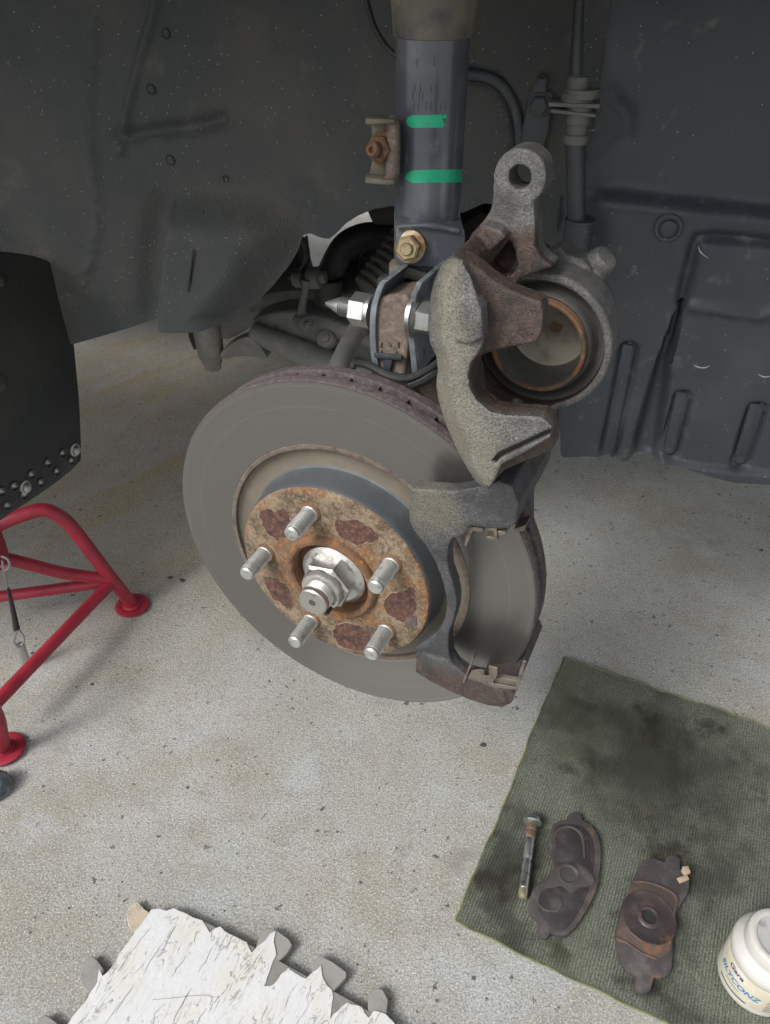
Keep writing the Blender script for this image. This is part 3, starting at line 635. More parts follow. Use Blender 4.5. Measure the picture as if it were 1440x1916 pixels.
def bent_plate(px, d0, depth, name):
    L = [(x, y) for x, y in px]; wpx = 11
    front = crom2(L, 4, False); poly = [hp(x, y, d0) for x, y in front] + [hp(x + wpx, y + 1, d0) for x, y in reversed(front)]
    mk(name, prism(poly, -HN * depth), m_steel, strut, .0008)
bent_plate([(716, 524), (708, 532), (700, 552), (693, 580), (691, 620), (693, 660), (698, 690)], -.080, .06, 'fork_plate')
bent_plate([(779, 528), (774, 540), (768, 552), (764, 580), (762, 620), (766, 660), (770, 700)], -.080, .06, 'fork_plate')
mk('fork_back', prism([hp(x, y, -.128) for x, y in [(704, 520), (830, 505), (850, 520), (840, 720), (700, 700)]], -HN * .012), m_dark, strut, .002)

# ================================================================== KNUCKLE
kn = thing('steering_knuckle', 'rusty steering knuckle tip clamped between the strut fork plates', 'knuckle', hp(735, 720, -.085))
ko = crom2([(706, 560), (735, 553), (764, 558), (767, 600), (763, 650), (757, 700), (754, 760), (690, 760), (694, 690), (700, 630), (702, 590)], 3)
cast('knuckle_tip', [prism([hp(x, y, -.083) for x, y in ko], -HN * .03), prism([hp(x, y, -.10) for x, y in [(690, 700), (760, 700), (850, 800), (860, 900), (640, 900), (650, 780)]], -HN * .05)], m_knuckle, kn, .0016, 3)
for i, (x, y) in enumerate(((712, 640), (724, 638), (712, 655), (735, 650), (744, 640), (724, 658))):
    mk('raised_mark', tube([hp(x, y, -.0825), hp(x + (6 if i % 2 else 0), y + 9, -.0825)], .0012, 6), m_knuckle, kn)
NA = HU
nb = hp(688, 582, -.098)
th = [(.0074, -.010)]
for i in range(8): th += [(.0074, -.010 - i * .0017), (.0064, -.0108 - i * .0017)]
th = [(r, h) for r, h in th] + [(.006, -.0245), (.0015, -.035), (0, -.0355)]
mk('through_bolt', lathe(nb, NA, th, 24), m_zinc, kn)
mk('bolt_nut', [hexa(nb - NA * .0115, NA, .0215, .013, .2), cyl(nb + NA * .0014, NA, .0125, .003, 28)], m_zinc, kn)
nh = hp(781, 592, -.086)
mk('bolt_head', [cyl(nh - NA * .004, NA, .0150, .0030, 28), lathe(nh - NA * .001, NA, [(.0140, 0), (.0118, .003), (0, .003)], 28), hexa(nh, NA, .0205, .013, .4)], m_zinc, kn)
hc = thing('harness_clip', 'black plastic clip and strap across the rusty knuckle', 'clip', hp(728, 700, -.08))
mk('cross_bar', box((hp(700, 664, -.079) + hp(752, 669, -.079)) / 2, (hp(752, 669, -.079) - hp(700, 664, -.079)) / 2, HN * .0015, HW * .0018), m_guard, hc, .0006)
mk('strap', prism([hp(x, y, -.0795) for x, y in [(720, 667), (735, 669), (728, 700), (722, 706), (712, 704)]], -HN * .002), m_guard, hc, .0005)
mk('hoop', tube([hp(660, 690, -.075), hp(664, 680, -.078), hp(690, 684, -.072), hp(730, 704, -.068), hp(765, 708, -.070), hp(795, 695, -.076), hp(822, 676, -.085)], [.0022, .0028, .003, .0034, .0034, .003, .0025], 10), m_rubber, hc)
mk('guide_loop', tube([hp(765, 722, -.070), hp(790, 712, -.074), hp(812, 700, -.08), hp(830, 706, -.085)], .0042, 10), m_rubber, hc)

# ================================================================== ROTOR
RD = .1484
rot = thing('brake_rotor', 'worn vented brake rotor with rusted hat and grey swept face', 'brake rotor', hub(-.01, 0, -RD))
mk('front_ring', lathe(C0, HN, [(.1004, -.0004), (.101, 0), (.1474, 0), (.1476, -.0006)], 160), m_face, rot, 0, 2, 25)
mk('front_rim', lathe(C0, HN, [(.1474, -.0002), (RD - .0002, -.0012), (RD + .0003, -.0020), (RD + .0004, -.0080), (RD - .001, -.0088), (.125, -.0088)], 160), m_rim, rot)
mk('rear_ring', lathe(C0, HN, [(.105, -.0165), (RD - .001, -.0165), (RD + .0002, -.0172), (RD + .0002, -.0242), (RD - .001, -.025), (.09, -.025), (.09, -.0165)], 160), m_rim, rot)
vn = []
for i in range(44):
    t = 2 * math.pi * i / 44; e = HU * math.cos(t) + HW * math.sin(t); g = HU * -math.sin(t) + HW * math.cos(t)
    vn.append(box(C0 + e * .127 - HN * .0126, e * .0195, g * .0023, HN * .0042))
o = mk('cooling_vanes', vn, m_rim, rot); o['kind'] = 'stuff'
mk('inner_edge', lathe(C0, HN, [(.1008, -.0006), (.1003, .0004), (.0985, .0007), (.0968, .0002), (.0962, -.0030), (.0955, -.0034)], 128), m_edge, rot)
mk('hat_well', lathe(C0, HN, [(.0962, -.0026), (.094, -.0042), (.086, -.0050), (.0815, -.0040)], 128), m_under, rot)
mk('hat_wall', lathe(C0, HN, [(.0823, -.0044), (.0800, -.0032), (.0789, .000), (.0780, .0150), (.0775, .0172), (.0766, .0186)], 128), m_hat, rot)
hat = mk('hat_face', lathe(C0, HN, [(.0769, .0182), (.0762, .0194), (.0745, .0201), (.070, .0201), (.034, .0201), (.0335, .012)], 128), m_hatrust, rot)
def onhat(x, y, d=.0201): return hp(x, y, d)
patches = [[(487, 962), (500, 952), (516, 958), (534, 954), (545, 985), (548, 1000), (534, 1006), (522, 1012), (500, 998), (492, 980)],
           [(627, 976), (640, 974), (668, 974), (690, 984), (706, 1000), (704, 1012), (688, 1016), (668, 1020), (650, 1012), (636, 1004), (628, 990)],
           [(724, 1116), (735, 1108), (758, 1106), (770, 1098), (776, 1112), (778, 1136), (772, 1150), (756, 1164), (738, 1158), (724, 1146), (718, 1128)],
           [(627, 1172), (640, 1164), (660, 1168), (680, 1176), (694, 1192), (690, 1208), (672, 1216), (650, 1212), (632, 1204), (622, 1188)],
           [(494, 1080), (508, 1080), (528, 1088), (544, 1104), (550, 1122), (548, 1138), (536, 1138), (520, 1126), (504, 1108), (498, 1094)]]
for i, p in enumerate(patches):
    q = [(x + random.uniform(-2.2, 2.2), y + random.uniform(-2.2, 2.2)) for x, y in crom2(p, 4)]
    mk('rust_patch', prism([onhat(x, y, .0199) for x, y in q], HN * .0005), m_rustpatch, hat, .0002, 1)
    cr = [onhat(x, y, .0201) for x, y in q]; j0 = random.randrange(len(cr)); cr = cr[j0:] + cr[:j0]
    mk('crust_edge', tube(cr[:int(len(cr) * random.uniform(.35, .65))], .0005, 6, 1, False), m_crust, hat)
mk('index_mark', prism([onhat(x, y, .0199) for x, y in [(766, 1149), (780, 1154), (780, 1168), (772, 1172), (758, 1164)]], HN * .0009), m_rim, hat, .0002, 1)

# ================================================================== HUB, STUDS, AXLE NUT
hubt = thing('wheel_hub', 'rusted wheel hub centre with five studs and bright axle nut', 'hub', hub(.02, 0, -.057))
pr_ = [(.0375, .0195), (.0372, .0225), (.0360, .0245), (.0345, .0255), (.0325, .0252), (.0312, .0238), (.0308, .012), (0, .012)]
mk('pilot_ring', lathe(C0, HN, pr_, 72), m_rustring, hubt)
nutp = lathe(C0, HN, [(0, .012), (.0245, .012), (.0262, .0155), (.0258, .0185), (.0225, .0205), (0, .0205)], 56)
nut = mk('axle_nut', [nutp, hexa(C0 + HN * .0195, HN, .0345, .0135, .15, .0016)], m_nut, hubt, 0, 2, 30)
mk('nut_collar', lathe(C0, HN, [(.0165, .032), (.0163, .0365), (.0152, .0385), (.0135, .039), (0, .039)], 40), m_nut, nut)
sp = [(.0118, .037)]
for i in range(5): sp += [(.0118, .038 + i * .0016), (.0109, .0388 + i * .0016)]
sp += [(.0115, .0465), (.0113, .0495), (.0104, .0505), (.0028, .0505), (.0022, .046), (0, .046)]
spn = mk('spindle_end', lathe(C0, HN, sp, 40), m_spindle, hubt)
mk('stake_notch', box(hub(.0445, .0078, -.0078), HN * .0040, (HU - HW).normalized() * .0036, (HU + HW).normalized() * .0016), m_dark, spn, .0005)
PH = R(104.6)
for i in range(5):
    t = PH - i * 2 * math.pi / 5; p = hub(.0195, .05715 * math.cos(t), .05715 * math.sin(t))
    L = .0285; pf = [(.0066, 0), (.0066, .0030)]
    k = 0; h = .0034
    while h < L - .0040: pf += [(.0061, h), (.0061, h + .0005), (.0050, h + .0010), (.0050, h + .0012)]; h += .0019
    pf += [(.0058, L - .003), (.0056, L - .0012), (.0046, L), (0, L + .0003)]
    s_ = mk('wheel_stud', lathe(p, HN, pf, 24), m_stud, hubt, 0, 2, 30)
    mk('stud_seat', lathe(p, HN, [(.0083, .0004), (.0078, .0016), (.0066, .0022)], 24), m_rustring, s_)

# ================================================================== DUST SHIELD
ds = mk('dust_shield', [lathe(C0, HN, [(.08, -.040), (.145, -.040), (.151, -.037), (.1535, -.031), (.1545, -.031), (.152, -.0385), (.146, -.0415), (.08, -.0415)], 60, R(40), R(66), True)], m_steel)
tag(ds, 'blue-grey sheet metal dust shield edge behind the rotor top', 'dust shield')

# ================================================================== CALIPER BRACKET
brk = thing('caliper_bracket', 'cast iron caliper bracket straddling the right side of the rotor', 'caliper bracket', hp(930, 1325, .02))
DF, DB = .026, .015
front = [(769, 915), (800, 917), (848, 920), (890, 912), (930, 900), (950, 912), (962, 945), (960, 978), (948, 990), (915, 990), (880, 985), (866, 1002), (848, 1007), (839, 1020), (837, 1048), (839, 1068), (848, 1093),
         (853, 1116), (853, 1140), (848, 1161), (840, 1183), (838, 1206), (841, 1231), (852, 1248), (872, 1262), (905, 1270), (942, 1290), (952, 1300), (950, 1316), (938, 1324), (915, 1321), (880, 1311), (840, 1293), (805, 1276), (777, 1258),
         (778, 1211), (805, 1193), (823, 1176), (832, 1156), (836, 1131), (833, 1111), (825, 1080), (813, 1050), (795, 1020), (773, 993), (765, 975), (764, 943)]
tb = [(880, 984), (915, 990), (946, 990), (958, 978), (962, 945), (950, 912), (930, 900), (902, 910), (890, 940)]
tb2 = [(912, 988), (952, 990), (966, 978), (970, 945), (956, 910), (930, 900), (908, 915)]
lb2 = [(890, 1288), (925, 1288), (954, 1286), (962, 1300), (956, 1316), (940, 1324), (915, 1321), (886, 1312)]
pieces = [prism([hp(x, y, DF) for x, y in front], -HN * (DF - DB)),
          prism([hp(x, y, DF + .002) for x, y in tb], -HN * .018),
          prism([hp(x, y, DF + .002) for x, y in tb2], -HN * .075),
          prism([hp(x, y, DF) for x, y in lb2], -HN * .075),
          prism([hp(x, y, DF + .002) for x, y in [(790, 1225), (840, 1240), (880, 1270), (940, 1292), (948, 1316), (915, 1320), (880, 1310), (840, 1292), (806, 1274), (782, 1256)]], -HN * .008),
          # inboard leg
          prism([hub(-.034, a, b) for a, b in [(.095, .105), (.122, .105), (.128, .05), (.130, 0), (.128, -.05), (.122, -.095), (.095, -.09), (.100, -.05), (.104, 0), (.100, .05)]], -HN * .014)]
bo = cast('bracket_body', pieces, m_cast2, brk, .0010, 2)
def br_rust(p):
    q = p - C0; b = q.z; d = q.dot(HN)
    f = max(0., min(1., (-.030 - b) / .035)); return .05 + .85 * f
paint_rust(bo, br_rust)
bq = hp(805, 950, DF)
paint_rust(bo, lambda p: max(0., min(1., 1.35 - (p - bq).length / .032)), 'dust')
tp = hp(975, 905, -.01)
# anti-rattle clips
def sheet(px, d, th, par, name='pad_clip', vec=None):
    return mk(name, prism([hp(x, y, d) for x, y in px], (vec if vec is not None else -HN * th)), m_clip, par, .0002, 1)
c1 = sheet([(873, 988), (876, 984), (884, 986), (903, 989), (903, 996), (884, 993), (873, 1022), (868, 1022)], .0225, .012, brk)
sheet([(912, 985), (929, 988), (930, 1012), (910, 1010), (909, 1004), (923, 1005), (923, 994), (912, 992)], .0275, .006, c1, 'clip_tab')
sheet([(930, 994), (945, 995), (946, 1000), (932, 1003)], .0265, .008, c1, 'clip_tab')
sheet([(960, 990), (984, 982), (980, 994), (964, 996)], .004, .012, c1, 'clip_tab')
c2 = sheet([(882, 1254), (900, 1253), (906, 1256), (905, 1264), (922, 1266), (918, 1278), (964, 1286), (978, 1236), (984, 1238), (968, 1292), (930, 1287), (926, 1292), (915, 1284), (905, 1282), (896, 1288), (880, 1290), (868, 1278)], .0275, .001, brk)
sheet([(884, 1230), (886, 1234), (868, 1279), (864, 1276)], .029, .007, c2, 'clip_tab')
sheet([(914, 1246), (930, 1250), (930, 1264), (920, 1280), (912, 1272), (914, 1262)], .0305, .0012, c2, 'clip_tab')
sheet([(926, 1268), (936, 1268), (966, 1274), (972, 1252), (976, 1254), (968, 1284), (924, 1278)], .026, .004, c2, 'clip_tab')

# ================================================================== CALIPER
cal = thing('brake_caliper', 'brake caliper swung up off its bracket with two fingers and open piston', 'caliper', hp(905, 912, .04))
D1 = .046
claw = [(846, 478), (826, 492), (812, 524), (804, 556), (801, 600), (803, 640), (816, 668), (818, 690), (815, 722), (820, 752), (834, 796), (852, 838), (872, 874), (890, 902), (904, 912), (918, 910), (928, 896), (944, 880), (985, 862), (1022, 848), (1036, 838), (1038, 806), (1030, 786), (1014, 775),
        (985, 773), (950, 772), (925, 766), (902, 748), (889, 728), (883, 704), (886, 684), (896, 668), (925, 656), (970, 648), (1002, 641), (1013, 622), (1016, 590), (1012, 566), (990, 558), (945, 540), (915, 520), (892, 500), (872, 486)]
claw_thin = [(846, 478), (826, 492), (812, 524), (804, 556), (801, 600), (803, 640), (816, 668), (818, 690), (815, 722), (820, 752), (834, 796), (852, 838), (872, 874), (890, 902), (904, 912), (918, 910), (928, 892), (938, 868), (975, 850), (1030, 818), (1033, 796), (1014, 779), (985, 777), (948, 776), (918, 770), (892, 748), (880, 728), (876, 704), (880, 680), (896, 660),
             (905, 640), (900, 580), (890, 545), (880, 515), (864, 490)]
bridge = [(846, 478), (826, 492), (812, 524), (804, 556), (801, 600), (803, 640), (816, 668), (818, 690), (815, 722), (820, 752), (834, 796), (852, 838), (872, 874), (890, 902), (904, 912), (918, 905), (922, 885), (905, 830), (880, 770), (866, 700), (866, 620), (862, 560), (866, 505)]
DP = -.010
plate = [(903, 414), (916, 396), (921, 372), (921, 346), (932, 314), (952, 294), (978, 286), (998, 294), (1006, 316), (1004, 342), (996, 362), (1000, 410), (1000, 462), (1012, 484), (1034, 500), (1010, 508), (982, 518), (957, 535), (937, 560), (926, 600), (922, 660), (927, 720), (950, 770), (985, 800), (930, 790), (900, 720), (880, 640), (862, 560), (858, 490), (880, 440)]
PC = hp(1008, 642, -.022)                    # piston axis
pieces = [prism([hp(x, y, D1 - .013) for x, y in claw], -HN * .012),
          loft([hp(x + (26 if i < 12 else (14 if i < 14 else 0)), y + (8 if i < 2 else 0), D1) for i, (x, y) in enumerate(claw_thin)], [hp(x, y, D1 - .008) for x, y in claw_thin]),
          prism([hp(x, y, D1 - .0079) for x, y in claw_thin], -HN * .0105),
          prism([hp(x, y, D1 + .003) for x, y in [(852, 572), (866, 562), (890, 562), (900, 580), (902, 632), (880, 645), (850, 640)]], -HN * .01),
          loft([hp(x, y, D1 - .009) for x, y in bridge], [hp(x, y, D1 - .009) - HN * .062 for x, y in bridge]),
          prism([hp(x, y, DP) for x, y in plate], -HN * .016),
          loft([hp(x, y, DP + .01) for x, y in [(870, 478), (905, 420), (936, 432), (945, 445), (888, 500)]], [hp(x, y, DP + .01) - HN * .02 for x, y in [(870, 478), (905, 420), (936, 432), (945, 445), (888, 500)]]),
          lathe(PC, HN, [(0, -.054), (.026, -.054), (.036, -.042), (.0405, -.026), (.0420, -.008), (.0418, .0015), (.0405, .003), (0, .003)], 72),
          lathe(hp(1050, 494, -.055), (HN * .2 + HW).normalized(), [(0, -.03), (.017, -.03), (.015, .000), (.011, .006), (0, .008)], 24),
          lathe(hp(1100, 512, -.06), (HN * .2 + HW * .8 + HU * .6).normalized(), [(0, -.03), (.0105, -.03), (.0085, .012), (.0072, .016), (0, .016)], 24),
          prism([hp(x, y, -.045) for x, y in [(1012, 486), (1024, 470), (1046, 463), (1058, 476), (1090, 486), (1106, 506), (1085, 535), (1036, 515)]], -HN * .016),
          lathe(hp(1010, 755, -.02), (HN * .8 + HU * .3 - HW * .5).normalized(), [(0, -.02), (.011, -.02), (.009, .004), (.006, .006), (0, .006)], 24),
          lathe(hp(972, 332, DP), HN, [(0, -.017), (.0135, -.017), (.0135, .0005), (0, .0005)], 40)]
cuts = [lathe(hp(972, 332, DP), HN, [(0, -.03), (.0058, -.03), (.0058, .01), (0, .01)], 32),
        lathe(PC, HN, [(0, -.036), (.0372, -.036), (.0372, .030), (0, .030)], 64),
        prism([hp(x, y, DP + .012) for x, y in [(900, 512), (938, 462), (948, 478), (956, 510), (944, 530), (922, 530)]], -HN * .024),
        prism([hp(x, y, D1 + .006) for x, y in [(912, 872), (926, 858), (1042, 804), (1042, 815), (930, 868), (918, 880)]], -HN * .013),
        prism([hp(x, y, D1 + .006) for x, y in [(870, 805), (905, 800), (905, 804), (874, 810)]], -HN * .0085)]
cb = cast('caliper_body', pieces, m_cast, cal, .0009, 2, cuts)
def cal_rust(p):
    q = p - C0; d = q.dot(HN); a = q.dot(HU); b = q.z
    front = max(0., min(1., (d - .030) / .012))
    r = .95 - .95 * front
    x = (p - PC); rad = (x - HN * x.dot(HN)).length
    if rad > .0376 and d < -.016 and (a - .100) * .6 + (b - .20) * -.2 > -.006: r = -.4
    e = p - hp(972, 332, DP)
    if e.length < .034: r = min(r, -.25 + max(0., e.length - .010) * 46)
    fing = (1 if d > .018 else 0) * max(0., min(1., (a - .104) / .012)) * max(0., min(1., (b - .195) / .010))
    r = max(r, .85 * fing)
    return r
paint_rust(cb, cal_rust)
dl_ = [hp(x, y, D1) for x, y in crom2([(838, 500), (832, 560), (846, 650), (838, 720), (850, 780), (876, 825), (890, 880)], 4, False)]
dw_ = [.012, .016, .022, .028, .030, .034, .024]
def cal_dust(p):
    k = min(range(len(dl_)), key=lambda i: (p - dl_[i]).length_squared); return max(0., min(1., 1.25 - (p - dl_[k]).length / float(np.interp(k / 4, range(7), dw_))))
paint_rust(cb, cal_dust, 'dust')

mk('dust_boot', lathe(PC, HN, [(.0374, -.014), (.0374, -.003), (.0368, -.0012), (.0358, -.001), (.0350, -.0022), (.0338, -.0066), (.0326, -.0076), (.0314, -.0062), (.0304, -.002), (.0298, .0012), (.0290, .0022), (.0283, .0018), (.0280, -.010)], 72), m_boot, cal)
pst = mk('piston', lathe(PC, HN, [(.0280, -.010), (.0280, .0045), (.0274, .0058), (.0266, .0060), (.0254, .0055), (.0250, .0040)], 72), m_pistonrim, cal)
mk('cup_wall', lathe(PC, HN, [(.0252, .0042), (.0249, .001), (.0247, -.0205), (.0238, -.0232)], 72), m_cupwall, pst)
mk('piston_cup', lathe(PC, HN, [(.0240, -.0228), (.0224, -.0238), (0, -.0240)], 72), m_piston, pst)
mk('cup_mark', prism([PC + HU * (.004 + .0045 * math.cos(t) * random.uniform(.6, 1.2)) + HW * (.001 + .0035 * math.sin(t) * random.uniform(.6, 1.2)) - HN * .0238 for t in np.linspace(0, 5.9, 13)], HN * .0003), m_rustring, pst)

# ================================================================== BRAKE HOSE in front of the liner
hz = thing('brake_hose', 'dusty grey brake hose and line hanging on the liner right of the caliper ear', 'hose', kp(1076, 480, -.225))
KC = -.232
def kq(x, y, c=KC): return kp(x, y, c)
mk('upper_line', tube([kq(1086, -60, -.24), kq(1082, 20, -.238), kq(1079, 90, -.235), kq(1077, 156)], [.0036, .0036, .0044, .0044], 14), m_guard, hz)
mk('hex_fitting', [hexa(kq(1076, 166), HW, .0115, .009), lathe(kq(1076, 192), HW, [(0, 0), (.011, 0), (.011, .006), (.0085, .008), (.0075, .017), (0, .017)], 24)], m_dusty, hz)
c = kq(1074, 196); mk('bracket_tab', [box(c + HW * .0012, KU * .0185, KN * .012, HW * .0014), box(c - HW * .0042, KU * .0165 - HW * .001, KN * .011, HW * .0012)], m_dusty, hz, .0006)
mk('wire_clip', tube([kq(1108, 190), kq(1112, 182, -.225), kq(1121, 205), kq(1121, 232), kq(1114, 243), kq(1098, 243)], .0009, 8), m_guard, hz)
hp0 = kq(1075, 268); mk('lower_fitting', lathe(hp0, HW, [(0, 0), (.0092, 0), (.0092, .006), (.0076, .007), (.0076, .012), (.0092, .014), (.0085, .018), (.0096, .021), (.0096, .030), (.0125, .031), (.0125, .037), (0, .037)], 28), m_dusty, hz)
mk('rubber_hose', tube([kq(1076, 262), kq(1077, 320), kq(1078, 380), kq(1079, 425)], .0074, 18), m_guard, hz)
mk('hose_end', lathe(kq(1077, 468), HW, [(0, 0), (.0105, 0), (.0118, .002), (.0118, .022), (.0125, .0225), (.0125, .025), (.0076, .0255), (0, .0255)], 28), m_guard, hz)
tag(mk('sensor_wire', tube([kp(676, -40, -.22), kp(690, 20, -.22), kp(706, 62, -.22), kp(738, 102, -.215), kp(800, 128, -.21)], .0022, 10), m_rubber), 'thin black sensor wire curving down behind the top left of the strut', 'wire')
tag(mk('harness_tube', tube([lsurf(872, 138, .004), lsurf(912, 143, .004), lsurf(945, 165, .004), lsurf(965, 205, .004), lsurf(972, 250, .004), lsurf(974, 330, .004)], .0042, 12), m_guard), 'dark harness tube arcing along the liner between strut and caliper ear', 'tube')

# ================================================================== JACK STAND
js = thing('jack_stand', 'red tubular jack stand with round feet below the mud flap', 'jack stand', zp(30, 1180, 0))
f1 = zp(247, 1133, .004); f2 = zp(8, 1402, .004); jc = V((-.483, .283, 0))
side = V((jc.x - f1.x, jc.y - f1.y, 0)); pn = V((-side.y, side.x, 0)).normalized()
def jp(x, y): return atp(x, y, f1, pn)
TR = .0091
leg1 = [f1 + HW * .004, jp(216, 1092), jp(176, 1040), jp(134, 986), jp(108, 964), jp(78, 954), jp(30, 967), jp(-10, 985)]
mk('leg', tube(leg1, TR, 18, 6), m_red, js)
def foot(p):
    return mk('foot', lathe(V((p.x, p.y, 0)), HW, [(0, .001), (.020, .001), (.0235, .003), (.024, .006), (.0205, .0075), (.013, .006), (.0115, .010), (0, .010)], 36), m_red, js)
foot(f1); foot(f2)
top = leg1[-1]; tz = leg1[5].z
side2 = V((jc.x - f2.x, jc.y - f2.y, 0)).normalized()
leg2 = [f2 + HW * .004, f2 + side2 * -.002 + HW * .06, f2 + side2 * .01 + HW * .12, f2 + side2 * .05 + HW * (tz - .03), jc + HW * (tz + .01)]
mk('leg', tube([f2 + HW * .004, zp(2, 1385, .03), zp(-8, 1340, .07), zp(-40, 1260, .13), jc + HW * tz], TR, 18, 6), m_red, js)
j1 = jp(210, 1088)
mk('brace', tube([j1, zp(-20, 1328, j1.z * .95)], .0082, 16, 4), m_red, js)
mk('brace', tube([j1 + HW * .004, jp(120, 1072), jp(40, 1052), jp(-20, 1038)], .0085, 16, 4), m_red, js)
mk('brace', tube([j1, zp(-60, 1124, j1.z * 1.1)], .0078, 16, 4), m_red, js)
cz = yp(0, 1062, jc.y - .035); zlo = yp(0, 1092, jc.y - .03).z
mk('column', [lathe(V((jc.x, jc.y, 0)), HW, [(0, zlo), (.030, zlo), (.032, zlo + .006), (.032, tz + .015), (.024, tz + .02), (0, tz + .02)], 36)], m_red, js, .0)
mk('collar', lathe(V((jc.x, jc.y, zlo + .004)), HW, [(.032, 0), (.040, .003), (.041, .02), (.041, .04), (.036, .05), (.032, .052)], 36), m_red, js)
JPV = V((0, 1, 0)); jy = f2.y + .13
def jq(x, y): return yp(x, y, jy)
pinr = mk('pin_ring', tube([jq(2, 1040), jq(14, 1046), jq(18, 1058), jq(10, 1066), jq(2, 1058)], .0016, 8), m_wire, js)
mk('pin_cable', tube([jq(4, 1048), jq(10, 1080), jq(16, 1108)], .0013, 8), m_wire, js)
mk('cable_sleeve', tube([jq(15, 1100), jq(24, 1140), jq(31, 1176)], [.0018, .003, .0042], 12), m_rubber, js)
mk('cable_loop', tube([jq(33, 1176), jq(44, 1190), jq(44, 1202), jq(35, 1208), jq(27, 1202), jq(30, 1186), jq(33, 1176)], .0011, 8), m_wire, js)
pa, pb_ = jq(38, 1206), jq(55, 1256)
mk('locking_pin', [tube([pa, pb_], .0052, 16)] + [tube([pb_, pb_ + (pb_ - pa).normalized() * .006], .0075, 16)], m_zinc, js)

# ================================================================== SHOP CLOTH
TL, BL = zp(1053, 1232), zp(853, 1725)
eT = (zp(1440, 1365) - TL).normalized(); eB = (zp(1240, 1916) - BL).normalized(); W_ = .44
TRr, BR = TL + eT * W_, BL + eB * W_
nu, nv = 150, 140; vv = []
for i in range(nu + 1):
    for j in range(nv + 1):
        a, b = i / nu, j / nv
        p = (TL * (1 - b) + BL * b) * (1 - a) + (TRr * (1 - b) + BR * b) * a
        ed = min(a, 1 - a, b, 1 - b)
        p = p + eT * (.0010 * math.sin(b * 11 + 1) + .0005 * math.sin(b * 47)) * max(0, 1 - a * 8) + (BL - TL).normalized() * (.0012 * math.sin(a * 11) + .0005 * math.sin(a * 53)) * (max(0, 1 - b * 8) + max(0, 1 - (1 - b) * 8))
        z = .0030 + .0011 * math.sin(a * 23 + b * 9) * math.sin(b * 17 - a * 5) + .0009 * math.sin(a * 61 + 2 * b) * math.sin(b * 8 + 1) + .0015 * max(0, math.sin(a * 6 - b * 5 + 1)) ** 6
        vv.append(V((p.x, p.y, max(z, .0016))))
ff = [[i * (nv + 1) + j, (i + 1) * (nv + 1) + j, (i + 1) * (nv + 1) + j + 1, i * (nv + 1) + j + 1] for i in range(nu) for j in range(nv)]
rag = mk('shop_cloth', (vv, ff), rag_mat(None, eT, eT), None, 0, 2, 60)
tag(rag, 'dirty green ribbed shop cloth spread on the concrete under the brake pads', 'cloth')
ring = [vv[0 * (nv + 1) + j] for j in range(nv + 1)]
def hem(pts): return mk('hem', tube([p - HW * .0004 for p in pts[::2]], .0012, 8, 1, False), m_hem, rag)
hem(ring); hem([vv[i * (nv + 1)] for i in range(nu + 1)]); hem([vv[i * (nv + 1) + nv] for i in range(nu + 1)])
ZR = .0048

# ================================================================== BRAKE PADS ON THE CLOTH
def gpoly(px, z): return [zp(x, y, z) for x, y in px]
def gz_(base, f): return [(940 + x / 3.6, 1480 + y / 3.6) for x, y in base]
pad1 = thing('brake_pad', 'black worn brake pad with a dark layered shim beside the guide pin', 'brake pad', zp(1055, 1645, ZR), 'worn brake pads on the cloth')
o1 = gz_([(440, 180), (470, 160), (520, 170), (530, 215), (590, 250), (640, 330), (655, 430), (650, 520), (635, 640), (600, 740), (540, 850), (480, 940), (420, 990), (360, 985), (320, 970), (300, 1005), (250, 1000), (232, 940), (235, 890), (190, 850), (168, 790), (185, 720), (205, 670), (250, 640), (300, 600), (335, 520), (330, 460), (310, 380), (318, 290), (345, 235), (400, 215), (430, 215)], 0)
mk('backing_plate', prism(gpoly(crom2(o1, 2), ZR), (0, 0, .0062)), m_pad, pad1, .0008)
mk('friction_block', prism(gpoly(gz_([(360, 260), (560, 270), (620, 420), (600, 640), (500, 850), (400, 930), (260, 860), (220, 760), (320, 640), (360, 500)], 0), ZR - .0045), (0, 0, .005)), m_padshim, pad1, .0008)
z1 = ZR + .0062
s1 = mk('shim', prism(gpoly(crom2(gz_([(350, 250), (420, 225), (520, 240), (590, 300), (615, 420), (600, 560), (570, 680), (500, 830), (420, 930), (350, 940), (270, 860), (235, 780), (250, 690), (320, 640), (350, 560), (345, 480), (325, 380)], 0), 3), z1 - .0002), (0, 0, .0014)), m_padshim, pad1, .0005)
mk('shim_step', prism(gpoly(crom2(gz_([(345, 500), (420, 505), (540, 500), (620, 600), (590, 640), (520, 650), (460, 690), (400, 640), (300, 650)], 0), 3), z1 + .001), (0, 0, .0012)), m_pad, s1, .0005)
mk('dimple', lathe(zp(1063, 1636, z1 + .0016), HW, [(.0118, .0), (.0112, .0014), (.0092, .0016), (.0078, .0008), (.0072, -.0004), (0, -.0006)], 36), m_pad, s1)
mk('shim_ridge', tube(gpoly(gz_([(345, 330), (370, 270), (440, 240), (510, 270), (545, 340), (550, 450)], 0), z1 + .0012), .0016, 8), m_pad, s1)
mk('shim_ridge', tube(gpoly(gz_([(250, 690), (240, 750), (290, 800), (370, 800), (400, 740)], 0), z1 + .0012), .0011, 8), m_pad, s1)
mk('shim_ridge', tube(gpoly(gz_([(560, 540), (575, 430), (560, 330), (520, 260)], 0), z1 + .0012), .0011, 8), m_padshim, s1)
pad2 = thing('brake_pad', 'rust-brown brake pad with a round stamped cup and tan wear clip', 'brake pad', zp(1215, 1735, ZR), 'worn brake pads on the cloth')
